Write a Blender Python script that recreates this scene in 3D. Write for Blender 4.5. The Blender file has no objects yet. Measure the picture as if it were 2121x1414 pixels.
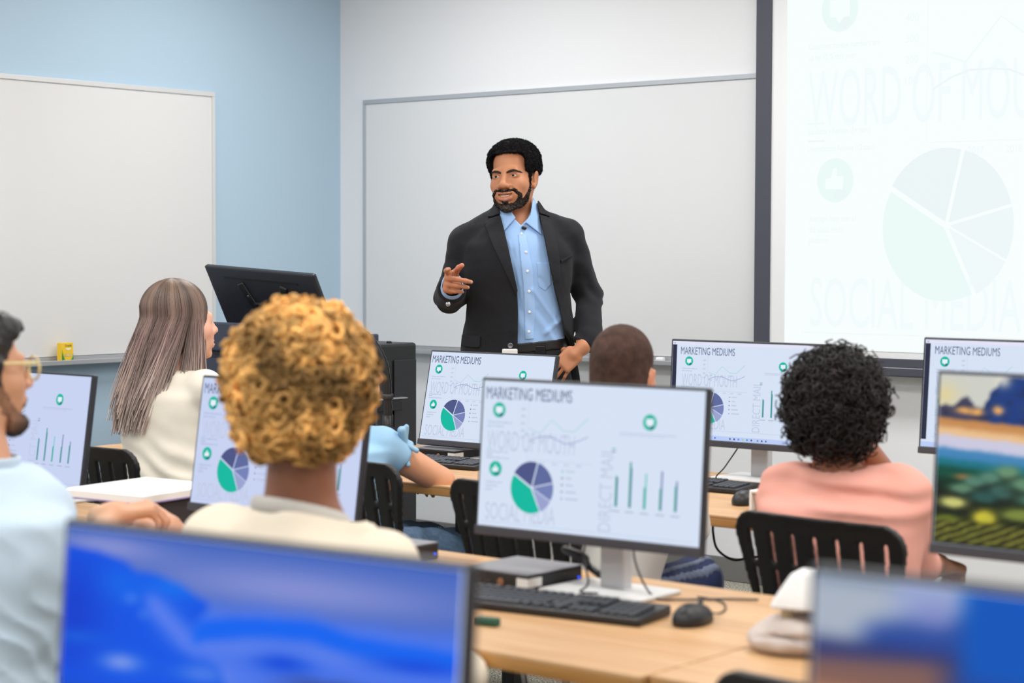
import bpy, bmesh, math, random
import numpy as np
from mathutils import Vector, Matrix

# ------------------------------------------------------------------ camera, world, lights, exposure
SC = bpy.context.scene
COL = SC.collection
PI = math.pi
YAW = math.radians(39.7)
cam_d = bpy.data.cameras.new('camera')
cam = bpy.data.objects.new('camera', cam_d)
COL.objects.link(cam)
cam.matrix_world = (Matrix.Translation((0, 0, 1.42)) @ Matrix.Rotation(YAW, 4, 'Z')
                    @ Matrix.Rotation(math.radians(90 - 2.6), 4, 'X') @ Matrix.Rotation(math.radians(.16), 4, 'Z'))
cam_d.sensor_width = 36.0
cam_d.lens = 3950 / 2121 * 36
cam_d.clip_start = .05
cam_d.dof.use_dof = True
cam_d.dof.focus_distance = 6.9
cam_d.dof.aperture_fstop = 3.6
SC.camera = cam

world = bpy.data.worlds.new('world')
SC.world = world
world.use_nodes = True
world.node_tree.nodes['Background'].inputs[0].default_value = (1, 1, 1, 1)
world.node_tree.nodes['Background'].inputs[1].default_value = .3
SC.view_settings.view_transform = 'Standard'
SC.view_settings.look = 'None'
SC.view_settings.gamma = 1.0
SC.view_settings.use_curve_mapping = False
SC.view_settings.exposure = 0.0

CEIL = 3.0
LAMPS = [(x, y) for x in (-5.6, -3.5, -1.4, .7) for y in (-1.3, 1.1, 3.5, 5.75)]
LAMP_W = 25.0
for x, y in LAMPS:
    ld = bpy.data.lights.new('panel_light', 'AREA')
    ld.shape = 'RECTANGLE'
    ld.size, ld.size_y = 1.15, .55
    ld.energy = LAMP_W
    ld.color = (1.0, .995, .985)
    lo = bpy.data.objects.new('panel_light', ld)
    lo.location = (x, y, CEIL - .05)
    COL.objects.link(lo)

# ------------------------------------------------------------------ materials
def lin(c):
    return tuple((v / 255 / 12.92) if v / 255 <= .04045 else ((v / 255 + .055) / 1.055) ** 2.4 for v in c)

MATS = {}
def mat(name, rgb=(200, 200, 200), rough=.6, metal=0.0, spec=.5, noise=None, bump=None, vc=False, coat=0.0, emit=None, sheen=0.0):
    """rgb in sRGB 0-255; noise=(scale, amount) tints the colour; bump=(scale, strength); vc = colour attribute 'Col'"""
    if name in MATS:
        return MATS[name]
    m = bpy.data.materials.new(name)
    m.use_nodes = True
    nt = m.node_tree
    N = nt.nodes
    b = N['Principled BSDF']
    b.inputs['Roughness'].default_value = rough
    b.inputs['Metallic'].default_value = metal
    b.inputs['Specular IOR Level'].default_value = spec
    b.inputs['Coat Weight'].default_value = coat
    if sheen:
        b.inputs['Sheen Weight'].default_value = sheen
    col = lin(rgb) + (1,)
    b.inputs['Base Color'].default_value = col
    src = None
    if vc:
        a = N.new('ShaderNodeAttribute'); a.attribute_name = 'Col'
        src = a.outputs['Color']
    tc = None
    if noise or bump:
        tc = N.new('ShaderNodeTexCoord')
    if noise:
        t = N.new('ShaderNodeTexNoise'); t.inputs['Scale'].default_value = noise[0]; t.inputs['Detail'].default_value = 4
        nt.links.new(tc.outputs['Object'], t.inputs['Vector'])
        mr = N.new('ShaderNodeMapRange')
        mr.inputs[1].default_value = .3; mr.inputs[2].default_value = .7
        mr.inputs[3].default_value = 1 - noise[1]; mr.inputs[4].default_value = 1 + noise[1]
        nt.links.new(t.outputs['Fac'], mr.inputs[0])
        mx = N.new('ShaderNodeMix'); mx.data_type = 'RGBA'; mx.blend_type = 'MULTIPLY'; mx.inputs[0].default_value = 1
        if src:
            nt.links.new(src, mx.inputs[6])
        else:
            mx.inputs[6].default_value = col
        nt.links.new(mr.outputs[0], mx.inputs[7])
        src = mx.outputs[2]
    if src:
        nt.links.new(src, b.inputs['Base Color'])
    if bump:
        t = N.new('ShaderNodeTexNoise'); t.inputs['Scale'].default_value = bump[0]; t.inputs['Detail'].default_value = 3
        nt.links.new(tc.outputs['Object'], t.inputs['Vector'])
        bp = N.new('ShaderNodeBump'); bp.inputs['Strength'].default_value = bump[1]; bp.inputs['Distance'].default_value = .01
        nt.links.new(t.outputs['Fac'], bp.inputs['Height'])
        nt.links.new(bp.outputs[0], b.inputs['Normal'])
    if emit is not None:
        b.inputs['Specular IOR Level'].default_value = .06
        b.inputs['Roughness'].default_value = .8
        b.inputs['Base Color'].default_value = (.01, .01, .01, 1)
        if vc:
            for l in list(b.inputs['Base Color'].links): nt.links.remove(l)
            nt.links.new(src, b.inputs['Emission Color'])
        else:
            b.inputs['Emission Color'].default_value = col
        b.inputs['Emission Strength'].default_value = emit
    MATS[name] = m
    return m

def wood_mat(name, c1, c2, rough=.45):
    m = bpy.data.materials.new(name); m.use_nodes = True
    nt = m.node_tree; N = nt.nodes; b = N['Principled BSDF']
    tc = N.new('ShaderNodeTexCoord')
    mp = N.new('ShaderNodeMapping'); mp.inputs['Scale'].default_value = (1.1, 22, 22)
    nt.links.new(tc.outputs['Object'], mp.inputs['Vector'])
    t = N.new('ShaderNodeTexNoise'); t.inputs['Scale'].default_value = 2.2; t.inputs['Detail'].default_value = 6; t.inputs['Distortion'].default_value = .3
    nt.links.new(mp.outputs[0], t.inputs['Vector'])
    r = N.new('ShaderNodeValToRGB')
    r.color_ramp.elements[0].position = .32; r.color_ramp.elements[0].color = lin(c1) + (1,)
    r.color_ramp.elements[1].position = .68; r.color_ramp.elements[1].color = lin(c2) + (1,)
    nt.links.new(t.outputs['Fac'], r.inputs[0]); nt.links.new(r.outputs[0], b.inputs['Base Color'])
    b.inputs['Roughness'].default_value = rough
    return m

def carpet_mat():
    m = bpy.data.materials.new('carpet'); m.use_nodes = True
    nt = m.node_tree; N = nt.nodes; b = N['Principled BSDF']
    tc = N.new('ShaderNodeTexCoord')
    t = N.new('ShaderNodeTexNoise'); t.inputs['Scale'].default_value = 160; t.inputs['Detail'].default_value = 3
    nt.links.new(tc.outputs['Object'], t.inputs['Vector'])
    r = N.new('ShaderNodeValToRGB')
    r.color_ramp.elements[0].position = .42; r.color_ramp.elements[0].color = lin((92, 90, 82)) + (1,)
    r.color_ramp.elements[1].position = .6; r.color_ramp.elements[1].color = lin((196, 192, 176)) + (1,)
    nt.links.new(t.outputs['Fac'], r.inputs[0]); nt.links.new(r.outputs[0], b.inputs['Base Color'])
    b.inputs['Roughness'].default_value = .95
    bp = N.new('ShaderNodeBump'); bp.inputs['Strength'].default_value = .4
    nt.links.new(t.outputs['Fac'], bp.inputs['Height']); nt.links.new(bp.outputs[0], b.inputs['Normal'])
    return m

M_BLACK = mat('black plastic', (22, 22, 25), .42)
M_DARK = mat('dark grey plastic', (46, 47, 54), .45)
M_BEZEL = mat('monitor bezel', (38, 40, 48), .4)
M_CHIN = mat('monitor lower bezel', (62, 62, 70), .45)
M_SILVER = mat('silver stand', (200, 201, 204), .38, .35)
M_BASE = mat('silver base plate', (214, 214, 214), .4, .15)
M_KEY = mat('key cap', (52, 55, 62), .5)
M_WHITE = mat('white plastic', (236, 236, 236), .4)
M_METAL = mat('chrome', (190, 190, 195), .25, .9)
M_BLKMETAL = mat('black powder coat', (24, 25, 28), .5)
M_SKIN_FX = dict(rough=.5, vc=True, bump=(900, .06))

# ------------------------------------------------------------------ object helpers
def link(name, me, m=None, parent=None, loc=None, rot=None):
    o = bpy.data.objects.new(name, me)
    COL.objects.link(o)
    if m is not None and me is not None and hasattr(me, 'materials') and len(me.materials) == 0:
        for q in (m if isinstance(m, (list, tuple)) else [m]):
            me.materials.append(q)
    if parent is not None: o.parent = parent
    if loc is not None: o.location = loc
    if rot is not None: o.rotation_euler = rot
    return o

def tag(o, label=None, cat=None, group=None, kind=None):
    if label: o['label'] = label
    if cat: o['category'] = cat
    if group: o['group'] = group
    if kind: o['kind'] = kind
    return o

def thing(name, label, cat, loc=(0, 0, 0), rz=0.0, group=None):
    o = link(name, None, loc=loc, rot=(0, 0, rz))
    o.empty_display_size = .1
    return tag(o, label, cat, group)

def copy_tree(o, parent=None):
    c = o.copy(); COL.objects.link(c)
    if parent is not None: c.parent = parent
    for ch in o.children: copy_tree(ch, c)
    return c

def fin(bm, smooth=False):
    me = bpy.data.meshes.new('m')
    bmesh.ops.recalc_face_normals(bm, faces=bm.faces)
    bm.to_mesh(me); bm.free()
    if smooth:
        for p in me.polygons: p.use_smooth = True
    return me

def bm_box(bm, c, s, bev=0.0, M=None, seg=2):
    r = bmesh.ops.create_cube(bm, size=1.0)
    vs = r['verts']
    for v in vs: v.co = Vector((v.co.x * s[0], v.co.y * s[1], v.co.z * s[2]))
    if bev:
        es = {e for v in vs for e in v.link_edges}
        r2 = bmesh.ops.bevel(bm, geom=list(es), offset=bev, segments=seg, affect='EDGES', profile=.5)
        vs = list({v for f in r2['faces'] for v in f.verts} | {v for v in vs if v.is_valid})
    for v in vs:
        v.co = v.co + Vector(c)
        if M is not None: v.co = M @ v.co
    return bm

def box(c, s, bev=0.0, M=None, seg=2):
    return fin(bm_box(bmesh.new(), c, s, bev, M, seg))

def tube_geo(pts, rad, n=8, closed_caps=True):
    """vertices and faces of a tube through pts, rad a number or a list"""
    P = [Vector(p) for p in pts]
    R = rad if isinstance(rad, (list, tuple)) else [rad] * len(P)
    V, F = [], []
    up = None
    for i, p in enumerate(P):
        t = (P[min(i + 1, len(P) - 1)] - P[max(i - 1, 0)]).normalized()
        if up is None:
            up = Vector((0, 0, 1)) if abs(t.z) < .9 else Vector((1, 0, 0))
        a = t.cross(up)
        if a.length < 1e-6: a = t.orthogonal()
        a.normalize(); b = a.cross(t).normalized(); up = b
        for k in range(n):
            an = 2 * PI * k / n
            V.append(p + (a * math.cos(an) + b * math.sin(an)) * R[i])
    for i in range(len(P) - 1):
        for k in range(n):
            k2 = (k + 1) % n
            F.append((i * n + k, i * n + k2, (i + 1) * n + k2, (i + 1) * n + k))
    if closed_caps:
        F.append(tuple(range(n))[::-1]); F.append(tuple((len(P) - 1) * n + k for k in range(n)))
    return V, F

def pydata(V, F, smooth=True):
    me = bpy.data.meshes.new('m')
    me.from_pydata([tuple(v) for v in V], [], F)
    if smooth:
        me.polygons.foreach_set('use_smooth', [True] * len(me.polygons))
    me.update()
    return me

def tube(pts, rad, n=8, smooth=True):
    return pydata(*tube_geo(pts, rad, n), smooth)

def spline(pts, k=6):
    """Catmull-Rom through pts"""
    P = [np.array(p, float) for p in pts]
    P = [2 * P[0] - P[1]] + P + [2 * P[-1] - P[-2]]
    out = []
    for i in range(1, len(P) - 2):
        for j in range(k):
            t = j / k
            out.append(.5 * (2 * P[i] + (P[i + 1] - P[i - 1]) * t + (2 * P[i - 1] - 5 * P[i] + 4 * P[i + 1] - P[i + 2]) * t * t
                             + (3 * P[i] - P[i - 1] - 3 * P[i + 1] + P[i + 2]) * t ** 3))
    out.append(P[-2])
    return [tuple(p) for p in out]

def lathe(prof, n=20, smooth=True):
    V, F = [], []
    for r, z in prof:
        for k in range(n):
            a = 2 * PI * k / n
            V.append((r * math.cos(a), r * math.sin(a), z))
    for i in range(len(prof) - 1):
        for k in range(n):
            k2 = (k + 1) % n
            F.append((i * n + k, i * n + k2, (i + 1) * n + k2, (i + 1) * n + k))
    F.append(tuple(range(n))[::-1]); F.append(tuple((len(prof) - 1) * n + k for k in range(n)))
    return pydata(V, F, smooth)

# ------------------------------------------------------------------ signed distance modelling (numpy) + surface nets
f32 = np.float32
def A(v): return np.asarray(v, f32)

def cap(a, b, ra, rb=None):
    a, b = A(a), A(b); rb = ra if rb is None else rb
    ab = b - a; L2 = float(ab @ ab) + 1e-9
    def f(P):
        q = P - a
        t = np.clip(q @ ab / L2, 0, 1)
        return np.linalg.norm(q - t[:, None] * ab, axis=1) - (ra + (rb - ra) * t)
    return f

def ell(c, r, R=None):
    c, r = A(c), A(r)
    R = None if R is None else A(R)
    def f(P):
        q = P - c
        if R is not None: q = q @ R
        k0 = np.linalg.norm(q / r, axis=1); k1 = np.linalg.norm(q / (r * r), axis=1) + 1e-9
        return k0 * (k0 - 1) / k1
    return f

def rbox(c, h, rad=.01, R=None):
    c, h = A(c), A(h)
    R = None if R is None else A(R)
    def f(P):
        q = P - c
        if R is not None: q = q @ R
        d = np.abs(q) - (h - rad)
        return np.linalg.norm(np.maximum(d, 0), axis=1) + np.minimum(d.max(1), 0) - rad
    return f

def stack(S, yaw=0.0, n=2.3, k=.02):
    """body trunk from sections (z, cx, cy, rx, ry), smooth in z"""
    S = np.array(S, float)
    zz = np.linspace(S[0, 0], S[-1, 0], 64)
    T = np.stack([np.interp(zz, S[:, 0], S[:, i]) for i in range(1, 5)])
    ker = np.array([1, 2, 3, 2, 1.]) / 9
    T = np.stack([np.convolve(np.pad(t, 2, mode='edge'), ker, 'valid') for t in T])
    c, s = math.cos(yaw), math.sin(yaw)
    z0, z1 = S[0, 0], S[-1, 0]
    def f(P):
        z = P[:, 2]
        cx, cy, rx, ry = (np.interp(z, zz, t).astype(f32) for t in T)
        x, y = P[:, 0] - cx, P[:, 1] - cy
        u, v = np.abs(x * c + y * s) + 1e-6, np.abs(-x * s + y * c) + 1e-6
        k0 = ((u / rx) ** n + (v / ry) ** n) ** (1 / n)
        k1 = np.sqrt((u / (rx * rx)) ** 2 + (v / (ry * ry)) ** 2)
        d = (k0 - 1) * k0 / np.maximum(k1, 1e-4)
        d = np.minimum(d, (k0 - 1) * np.maximum(rx, ry))
        e = np.maximum(z - z1, z0 - z).astype(f32)
        h = np.clip(.5 + .5 * (d - e) / k, 0, 1)
        return e + (d - e) * h + k * h * (1 - h)
    return f

def smin(a, b, k):
    if k <= 0: return np.minimum(a, b)
    h = np.clip(.5 + .5 * (b - a) / k, 0, 1)
    return b + (a - b) * h - k * h * (1 - h)
def smax(a, b, k): return -smin(-a, -b, k)

class Fld:
    def __init__(s, *fs, k=.012):
        s.ops = []
        for f in fs: s.u(f, k)
    def u(s, f, k=.012): s.ops.append((f, k, 0)); return s
    def sub(s, f, k=.006): s.ops.append((f, k, 1)); return s
    def cut(s, f, k=.003): s.ops.append((f, k, 2)); return s      # intersect
    def warp(s, g): s.ops.append((g, 0, 3)); return s             # add a displacement
    def __call__(s, P):
        d = None
        for f, k, m in s.ops:
            e = f(P)
            if d is None: d = e
            elif m == 0: d = smin(d, e, k)
            elif m == 1: d = smax(d, -e, k)
            elif m == 2: d = smax(d, e, k)
            else: d = d + e
        return d

def off(f, r): return lambda P: f(P) - r
def shell(f, a, b): return lambda P: np.maximum(f(P) - b, a - f(P))
def half(axis, v, sign=1): return lambda P: sign * (P[:, axis] - v)   # inside where sign*(p-v)<0

def poly2(pts, ax=(0, 2)):
    """signed distance to a polygon drawn on two axes (a prism along the third)"""
    V = np.array(pts, f32)
    def f(P):
        p = P[:, list(ax)]
        d = np.full(len(p), 1e9, f32); s = np.ones(len(p), f32)
        n = len(V)
        for i in range(n):
            j = i - 1
            e = V[j] - V[i]; w = p - V[i]
            t = np.clip(w @ e / (e @ e + 1e-12), 0, 1)
            b = w - t[:, None] * e
            d = np.minimum(d, (b * b).sum(1))
            c1 = p[:, 1] >= V[i][1]; c2 = p[:, 1] < V[j][1]; c3 = e[0] * w[:, 1] > e[1] * w[:, 0]
            fl = (c1 & c2 & c3) | (~c1 & ~c2 & ~c3)
            s = np.where(fl, -s, s)
        return s * np.sqrt(d)
    return f

_rs = np.random.RandomState(7)
_LAT = _rs.rand(32, 32, 32).astype(f32)
def vnoise(P, freq, seed=0.0):
    q = P * freq + 100.0 + seed * 7.31
    i = np.floor(q).astype(np.int64); t = (q - i).astype(f32); t = t * t * (3 - 2 * t)
    r = 0
    for dx in (0, 1):
        wx = t[:, 0] if dx else 1 - t[:, 0]
        for dy in (0, 1):
            wy = t[:, 1] if dy else 1 - t[:, 1]
            for dz in (0, 1):
                wz = t[:, 2] if dz else 1 - t[:, 2]
                r = r + wx * wy * wz * _LAT[(i[:, 0] + dx) % 32, (i[:, 1] + dy) % 32, (i[:, 2] + dz) % 32]
    return r * 2 - 1
def bumpy(freq, amp, seed=0): return lambda P: amp * vnoise(P, freq, seed)

def glines(lo, hi, h, fine=()):
    out = [lo]
    while out[-1] < hi:
        hh = h
        for a, b, q in fine:
            if a <= out[-1] <= b: hh = q
        out.append(out[-1] + hh)
    while (len(out) - 1) % 8: out.append(out[-1] + h)
    return np.array(out)

def nets(f, lo, hi, h, fine=((), (), ())):
    """surface nets of f<0 on a rectilinear grid, evaluating only near the surface"""
    G = [glines(lo[i], hi[i], h, fine[i]) for i in range(3)]
    n = [len(g) for g in G]
    nb = [(m - 1) // 8 for m in n]
    ctr = [.5 * (g[0:-1:8][:b] + g[8::8][:b]) for g, b in zip(G, nb)]
    ext = [(g[8::8][:b] - g[0:-1:8][:b]) for g, b in zip(G, nb)]
    cx, cy, cz = np.meshgrid(*ctr, indexing='ij')
    ex, ey, ez = np.meshgrid(*ext, indexing='ij')
    D = f(np.stack([cx, cy, cz], -1).reshape(-1, 3).astype(f32)).reshape(cx.shape)
    rad = .5 * np.sqrt(ex ** 2 + ey ** 2 + ez ** 2)
    act = np.abs(D) < rad * 1.7 + .012
    V = np.empty(n, f32)
    up = np.where(D < 0, -1., 1.).astype(f32).repeat(8, 0).repeat(8, 1).repeat(8, 2)
    V[:-1, :-1, :-1] = up
    V[-1] = V[-2]; V[:, -1] = V[:, -2]; V[:, :, -1] = V[:, :, -2]
    m = np.zeros(n, bool)
    au = act.repeat(8, 0).repeat(8, 1).repeat(8, 2)
    for dx in (0, 1):
        for dy in (0, 1):
            for dz in (0, 1):
                m[dx:dx + au.shape[0], dy:dy + au.shape[1], dz:dz + au.shape[2]] |= au
    I = np.argwhere(m)
    for s in range(0, len(I), 300000):
        J = I[s:s + 300000]
        P = np.stack([G[0][J[:, 0]], G[1][J[:, 1]], G[2][J[:, 2]]], -1).astype(f32)
        V[J[:, 0], J[:, 1], J[:, 2]] = f(P)
    ins = V < 0
    cnt = sum(ins[a:n[0] - 1 + a, b:n[1] - 1 + b, c:n[2] - 1 + c].astype(np.int8) for a in (0, 1) for b in (0, 1) for c in (0, 1))
    cells = np.argwhere((cnt > 0) & (cnt < 8))
    idx = np.full([k - 1 for k in n], -1, np.int64)
    idx[cells[:, 0], cells[:, 1], cells[:, 2]] = np.arange(len(cells))
    acc = np.zeros((len(cells), 3)); num = np.zeros(len(cells))
    cs = [(a, b, c) for a in (0, 1) for b in (0, 1) for c in (0, 1)]
    for i, p in enumerate(cs):
        for q in cs[i + 1:]:
            if sum(abs(u - v) for u, v in zip(p, q)) != 1: continue
            va = V[cells[:, 0] + p[0], cells[:, 1] + p[1], cells[:, 2] + p[2]]
            vb = V[cells[:, 0] + q[0], cells[:, 1] + q[1], cells[:, 2] + q[2]]
            s = (va < 0) != (vb < 0)
            t = np.where(s, va / np.where(s, va - vb, 1), 0)
            pt = np.array(p)[None] + t[:, None] * (np.array(q) - np.array(p))[None]
            acc += pt * s[:, None]; num += s
    loc = cells + acc / num[:, None]
    VV = np.stack([np.interp(loc[:, i], np.arange(n[i]), G[i]) for i in range(3)], -1)
    Q = []
    for ax in range(3):
        o1, o2 = [(1, 2), (2, 0), (0, 1)][ax]
        sl = [slice(None)] * 3; sh = [slice(None)] * 3
        sl[ax] = slice(0, n[ax] - 1); sh[ax] = slice(1, n[ax])
        a, b = ins[tuple(sl)], ins[tuple(sh)]
        E = np.argwhere(a != b)
        ok = (E[:, o1] > 0) & (E[:, o2] > 0) & (E[:, o1] < n[o1] - 1) & (E[:, o2] < n[o2] - 1)
        E = E[ok]
        fl = a[E[:, 0], E[:, 1], E[:, 2]]
        def cell(d1, d2):
            c = E.copy(); c[:, o1] += d1; c[:, o2] += d2
            return idx[c[:, 0], c[:, 1], c[:, 2]]
        q = np.stack([cell(-1, -1), cell(0, -1), cell(0, 0), cell(-1, 0)], -1)
        q[~fl] = q[~fl][:, ::-1]
        Q.append(q)
    return VV.astype(f32), np.concatenate(Q)

def np_mesh(V, Q, col=None):
    me = bpy.data.meshes.new('m')
    k = Q.shape[1]
    me.vertices.add(len(V)); me.vertices.foreach_set('co', V.astype(f32).ravel())
    me.loops.add(Q.size); me.loops.foreach_set('vertex_index', Q.astype(np.int32).ravel())
    me.polygons.add(len(Q)); me.polygons.foreach_set('loop_start', np.arange(0, Q.size, k, dtype=np.int32))
    me.polygons.foreach_set('use_smooth', np.ones(len(Q), bool))
    if col is not None:
        at = me.attributes.new('Col', 'FLOAT_COLOR', 'POINT')
        c = np.ones((len(V), 4), f32); c[:, :3] = col
        at.data.foreach_set('color', c.ravel())
    me.update(calc_edges=True)
    me.validate()
    return me

def sdf_mesh(f, lo, hi, h, fine=((), (), ()), colf=None):
    V, Q = nets(f, lo, hi, h, fine)
    return np_mesh(V, Q, None if colf is None else colf(V))

def front_y(f, x, z, y0=-.5, y1=.5):
    """first surface met along +y"""
    ys = np.linspace(y0, y1, 500)
    d = f(np.stack([np.full(500, x), ys, np.full(500, z)], -1).astype(f32))
    i = np.argmax(d < 0)
    return float(ys[i])

def Rz3(a):
    c, s = math.cos(a), math.sin(a); return np.array([[c, -s, 0], [s, c, 0], [0, 0, 1]])
def Rx3(a):
    c, s = math.cos(a), math.sin(a); return np.array([[1, 0, 0], [0, c, -s], [0, s, c]])
def Ry3(a):
    c, s = math.cos(a), math.sin(a); return np.array([[c, 0, s], [0, 1, 0], [-s, 0, c]])

# ------------------------------------------------------------------ the room
XL, YB, XR, YF = -6.943, 6.982, 3.2, -3.2
M_WALLW = mat('white wall paint', (234, 235, 238), .7)
M_WALLB = mat('blue wall paint', (178, 203, 222), .65)
M_CEIL = mat('ceiling', (240, 240, 238), .8)
def struct(name, me, m): return tag(link(name, me, m), kind='structure')
struct('floor', box(((XL + XR) / 2, (YB + YF) / 2, -.05), (XR - XL + .4, YB - YF + .4, .1)), carpet_mat())
struct('ceiling', box(((XL + XR) / 2, (YB + YF) / 2, CEIL + .05), (XR - XL + .4, YB - YF + .4, .1)), M_CEIL)
struct('wall_back', box(((XL + XR) / 2, YB + .06, CEIL / 2), (XR - XL + .24, .12, CEIL)), M_WALLW)
struct('wall_left', box((XL - .06, (YB + YF) / 2, CEIL / 2), (.12, YB - YF, CEIL)), M_WALLB)
struct('wall_right', box((XR + .06, (YB + YF) / 2, CEIL / 2), (.12, YB - YF, CEIL)), M_WALLW)
struct('wall_front', box(((XL + XR) / 2, YF - .06, CEIL / 2), (XR - XL + .24, .12, CEIL)), M_WALLW)
M_BB = mat('grey rubber skirting', (118, 118, 116), .7)
struct('baseboard_back', box(((XL + XR) / 2, YB - .006, .052), (XR - XL, .012, .103), .003), M_BB)
struct('baseboard_left', box((XL + .006, (YB + YF) / 2, .052), (.012, YB - YF - .03, .103), .003), M_BB)

M_DIFF = mat('lamp diffuser', (255, 252, 246), emit=1.2)
panel0 = None
for x, y in LAMPS:
    if panel0 is None:
        panel0 = thing('ceiling_light', 'flush white rectangular light panel in the white ceiling', 'light', (x, y, CEIL), 0, 'ceiling light panels')
        bm = bmesh.new()
        for c, s in (((0, .29, -.015), (1.24, .03, .03)), ((0, -.29, -.015), (1.24, .03, .03)), ((.605, 0, -.015), (.03, .55, .03)), ((-.605, 0, -.015), (.03, .55, .03))):
            bm_box(bm, c, s)
        link('frame', fin(bm), M_WHITE, panel0)
        link('diffuser', box((0, 0, -.008), (1.18, .55, .012)), M_DIFF, panel0)
    else:
        c = copy_tree(panel0); c.location = (x, y, CEIL)

# whiteboards on the walls
M_BOARD = mat('whiteboard enamel', (224, 225, 227), .28, coat=.2)
M_BOARDL = mat('whiteboard enamel left', (222, 222, 222), .3, coat=.2)
M_ALU = mat('anodised aluminium', (186, 190, 196), .4, .35)
M_ALUL = mat('light aluminium', (214, 215, 216), .45, .15)
M_ALU2 = mat('tray aluminium', (176, 178, 182), .42, .3)
def whiteboard(label, L, H, loc, rz, fr, bd):
    t = thing('whiteboard', label, 'whiteboard', loc, rz)      # local: x along the wall from 0 to L, -y into the room
    link('writing_surface', box((L / 2, -.008, H / 2), (L - .03, .012, H - .03)), bd, t)
    link('top_rail', box((L / 2, -.011, H - .011), (L, .02, .022), .002), fr, t)
    link('side_rail', box((.009, -.011, H / 2), (.018, .02, H - .044), .002), fr, t)
    link('side_rail', box((L - .009, -.011, H / 2), (.018, .02, H - .044), .002), fr, t)
    bm = bmesh.new()
    bm_box(bm, (L / 2, -.045, -.016), (L, .078, .008), .002)
    bm_box(bm, (L / 2, -.081, -.010), (L, .008, .022), .003)
    bm_box(bm, (L / 2, -.007, -.002), (L, .012, .03), .002)
    link('marker_tray', fin(bm), M_ALU2, t)
    return t
whiteboard('wide white board on the white wall behind the man in the black suit', 4.3, 1.243, (-6.764, YB, .955), 0, M_ALU, M_BOARD)
whiteboard('white board on the blue wall with a yellow box on its tray', 3.6, 1.239, (XL, 6.12 - 3.6, .951), PI / 2, M_ALUL, M_BOARDL)
tag(link('dry_eraser', sdf_mesh(Fld(rbox((0, 0, .012), (.02, .014, .012), .009)), (-.03, -.03, -.004), (.03, .03, .03), .0025), mat('white eraser', (238, 238, 240), .6),
         loc=(-4.905, YB - .04, .944)), 'small white eraser lying on the back board tray beside a monitor', 'eraser')

# yellow chalk box on the left tray
# ------------------------------------------------------------------ lettering and flat slide graphics
_DG = None
def text_geo(s, size=1.0, sx=1.0, bold=0.0, align='LEFT'):
    """triangulated outline of a string: vertices (x, y) and faces"""
    cu = bpy.data.curves.new('t', 'FONT'); cu.body = s; cu.size = size; cu.offset = bold; cu.align_x = align; cu.resolution_u = 3
    o = bpy.data.objects.new('t', cu); COL.objects.link(o)
    dg = bpy.context.evaluated_depsgraph_get()
    me = o.evaluated_get(dg).to_mesh()
    V = [(v.co.x * sx, v.co.y) for v in me.vertices]; F = [tuple(p.vertices) for p in me.polygons]
    o.evaluated_get(dg).to_mesh_clear()
    COL.objects.unlink(o); bpy.data.objects.remove(o); bpy.data.curves.remove(cu)
    return V, F

class Slide:
    """flat coloured shapes on x (right) and z (up); each later shape lies a hair in front"""
    def __init__(s, dz=.00004): s.V, s.F, s.C, s.n, s.dz = [], [], [], 0, dz
    def _add(s, V, F, rgb):
        b = len(s.V); y = -s.n * s.dz; s.n += 1
        s.V += [(x, y, z) for x, z in V]; s.F += [tuple(b + i for i in f) for f in F]
        s.C += [lin(rgb)] * len(V)
    def poly(s, pts, rgb): s._add(pts, [tuple(range(len(pts)))], rgb)
    def rect(s, x0, z0, x1, z1, rgb): s.poly([(x0, z0), (x1, z0), (x1, z1), (x0, z1)], rgb)
    def disc(s, x, z, r, rgb, a0=0, a1=360, rz=None):
        n = max(6, int(abs(a1 - a0) / 9)); rz = rz or r
        P = [(x + r * math.cos(math.radians(a0 + (a1 - a0) * i / n)), z + rz * math.sin(math.radians(a0 + (a1 - a0) * i / n))) for i in range(n + 1)]
        if abs(a1 - a0) < 359: P = [(x, z)] + P
        else: P = P[:-1]
        s.poly(P, rgb)
    def line(s, pts, w, rgb):
        V, F = [], []
        for i, (x, z) in enumerate(pts):
            a = pts[max(i - 1, 0)]; b = pts[min(i + 1, len(pts) - 1)]
            dx, dz = b[0] - a[0], b[1] - a[1]; L = math.hypot(dx, dz)
            nx, nz = -dz / L * w / 2, dx / L * w / 2
            V += [(x + nx, z + nz), (x - nx, z - nz)]
        for i in range(len(pts) - 1): F.append((2 * i, 2 * i + 1, 2 * i + 3, 2 * i + 2))
        s._add(V, F, rgb)
    def text(s, t, x, z, h, width=None, rgb=(0, 0, 0), rot=0, bold=0.0):
        V, F = text_geo(t, 1.0, 1.0, bold)
        xs = [v[0] for v in V]; ys = [v[1] for v in V]
        ky = h / (max(ys) - min(0, min(ys))) if len(t) < 30 and t.upper() == t else h / .72
        kx = width / (max(xs) - min(xs)) if width else ky * .55
        P = [((v[0] - min(xs)) * kx, v[1] * ky) for v in V]
        c, q = math.cos(rot), math.sin(rot)
        s._add([(x + a * c - b * q, z + a * q + b * c) for a, b in P], F, rgb)
    def mesh(s, fx=lambda x: x, fz=lambda z: z, fc=lambda c: c):
        me = bpy.data.meshes.new('slide')
        me.from_pydata([(fx(x), y, fz(z)) for x, y, z in s.V], [], s.F)
        at = me.attributes.new('Col', 'FLOAT_COLOR', 'POINT')
        c = np.ones((len(s.V), 4), f32); c[:, :3] = [fc(q) for q in s.C]
        at.data.foreach_set('color', c.ravel())
        me.update()
        return me

def wedge(S, cx, cz, a0, a1, rgb, gap, r, rz):
    am = math.radians((a0 + a1) / 2)
    S.disc(cx + gap * math.cos(am), cz + gap * math.sin(am), r, rgb, a0, a1, rz)

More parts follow.
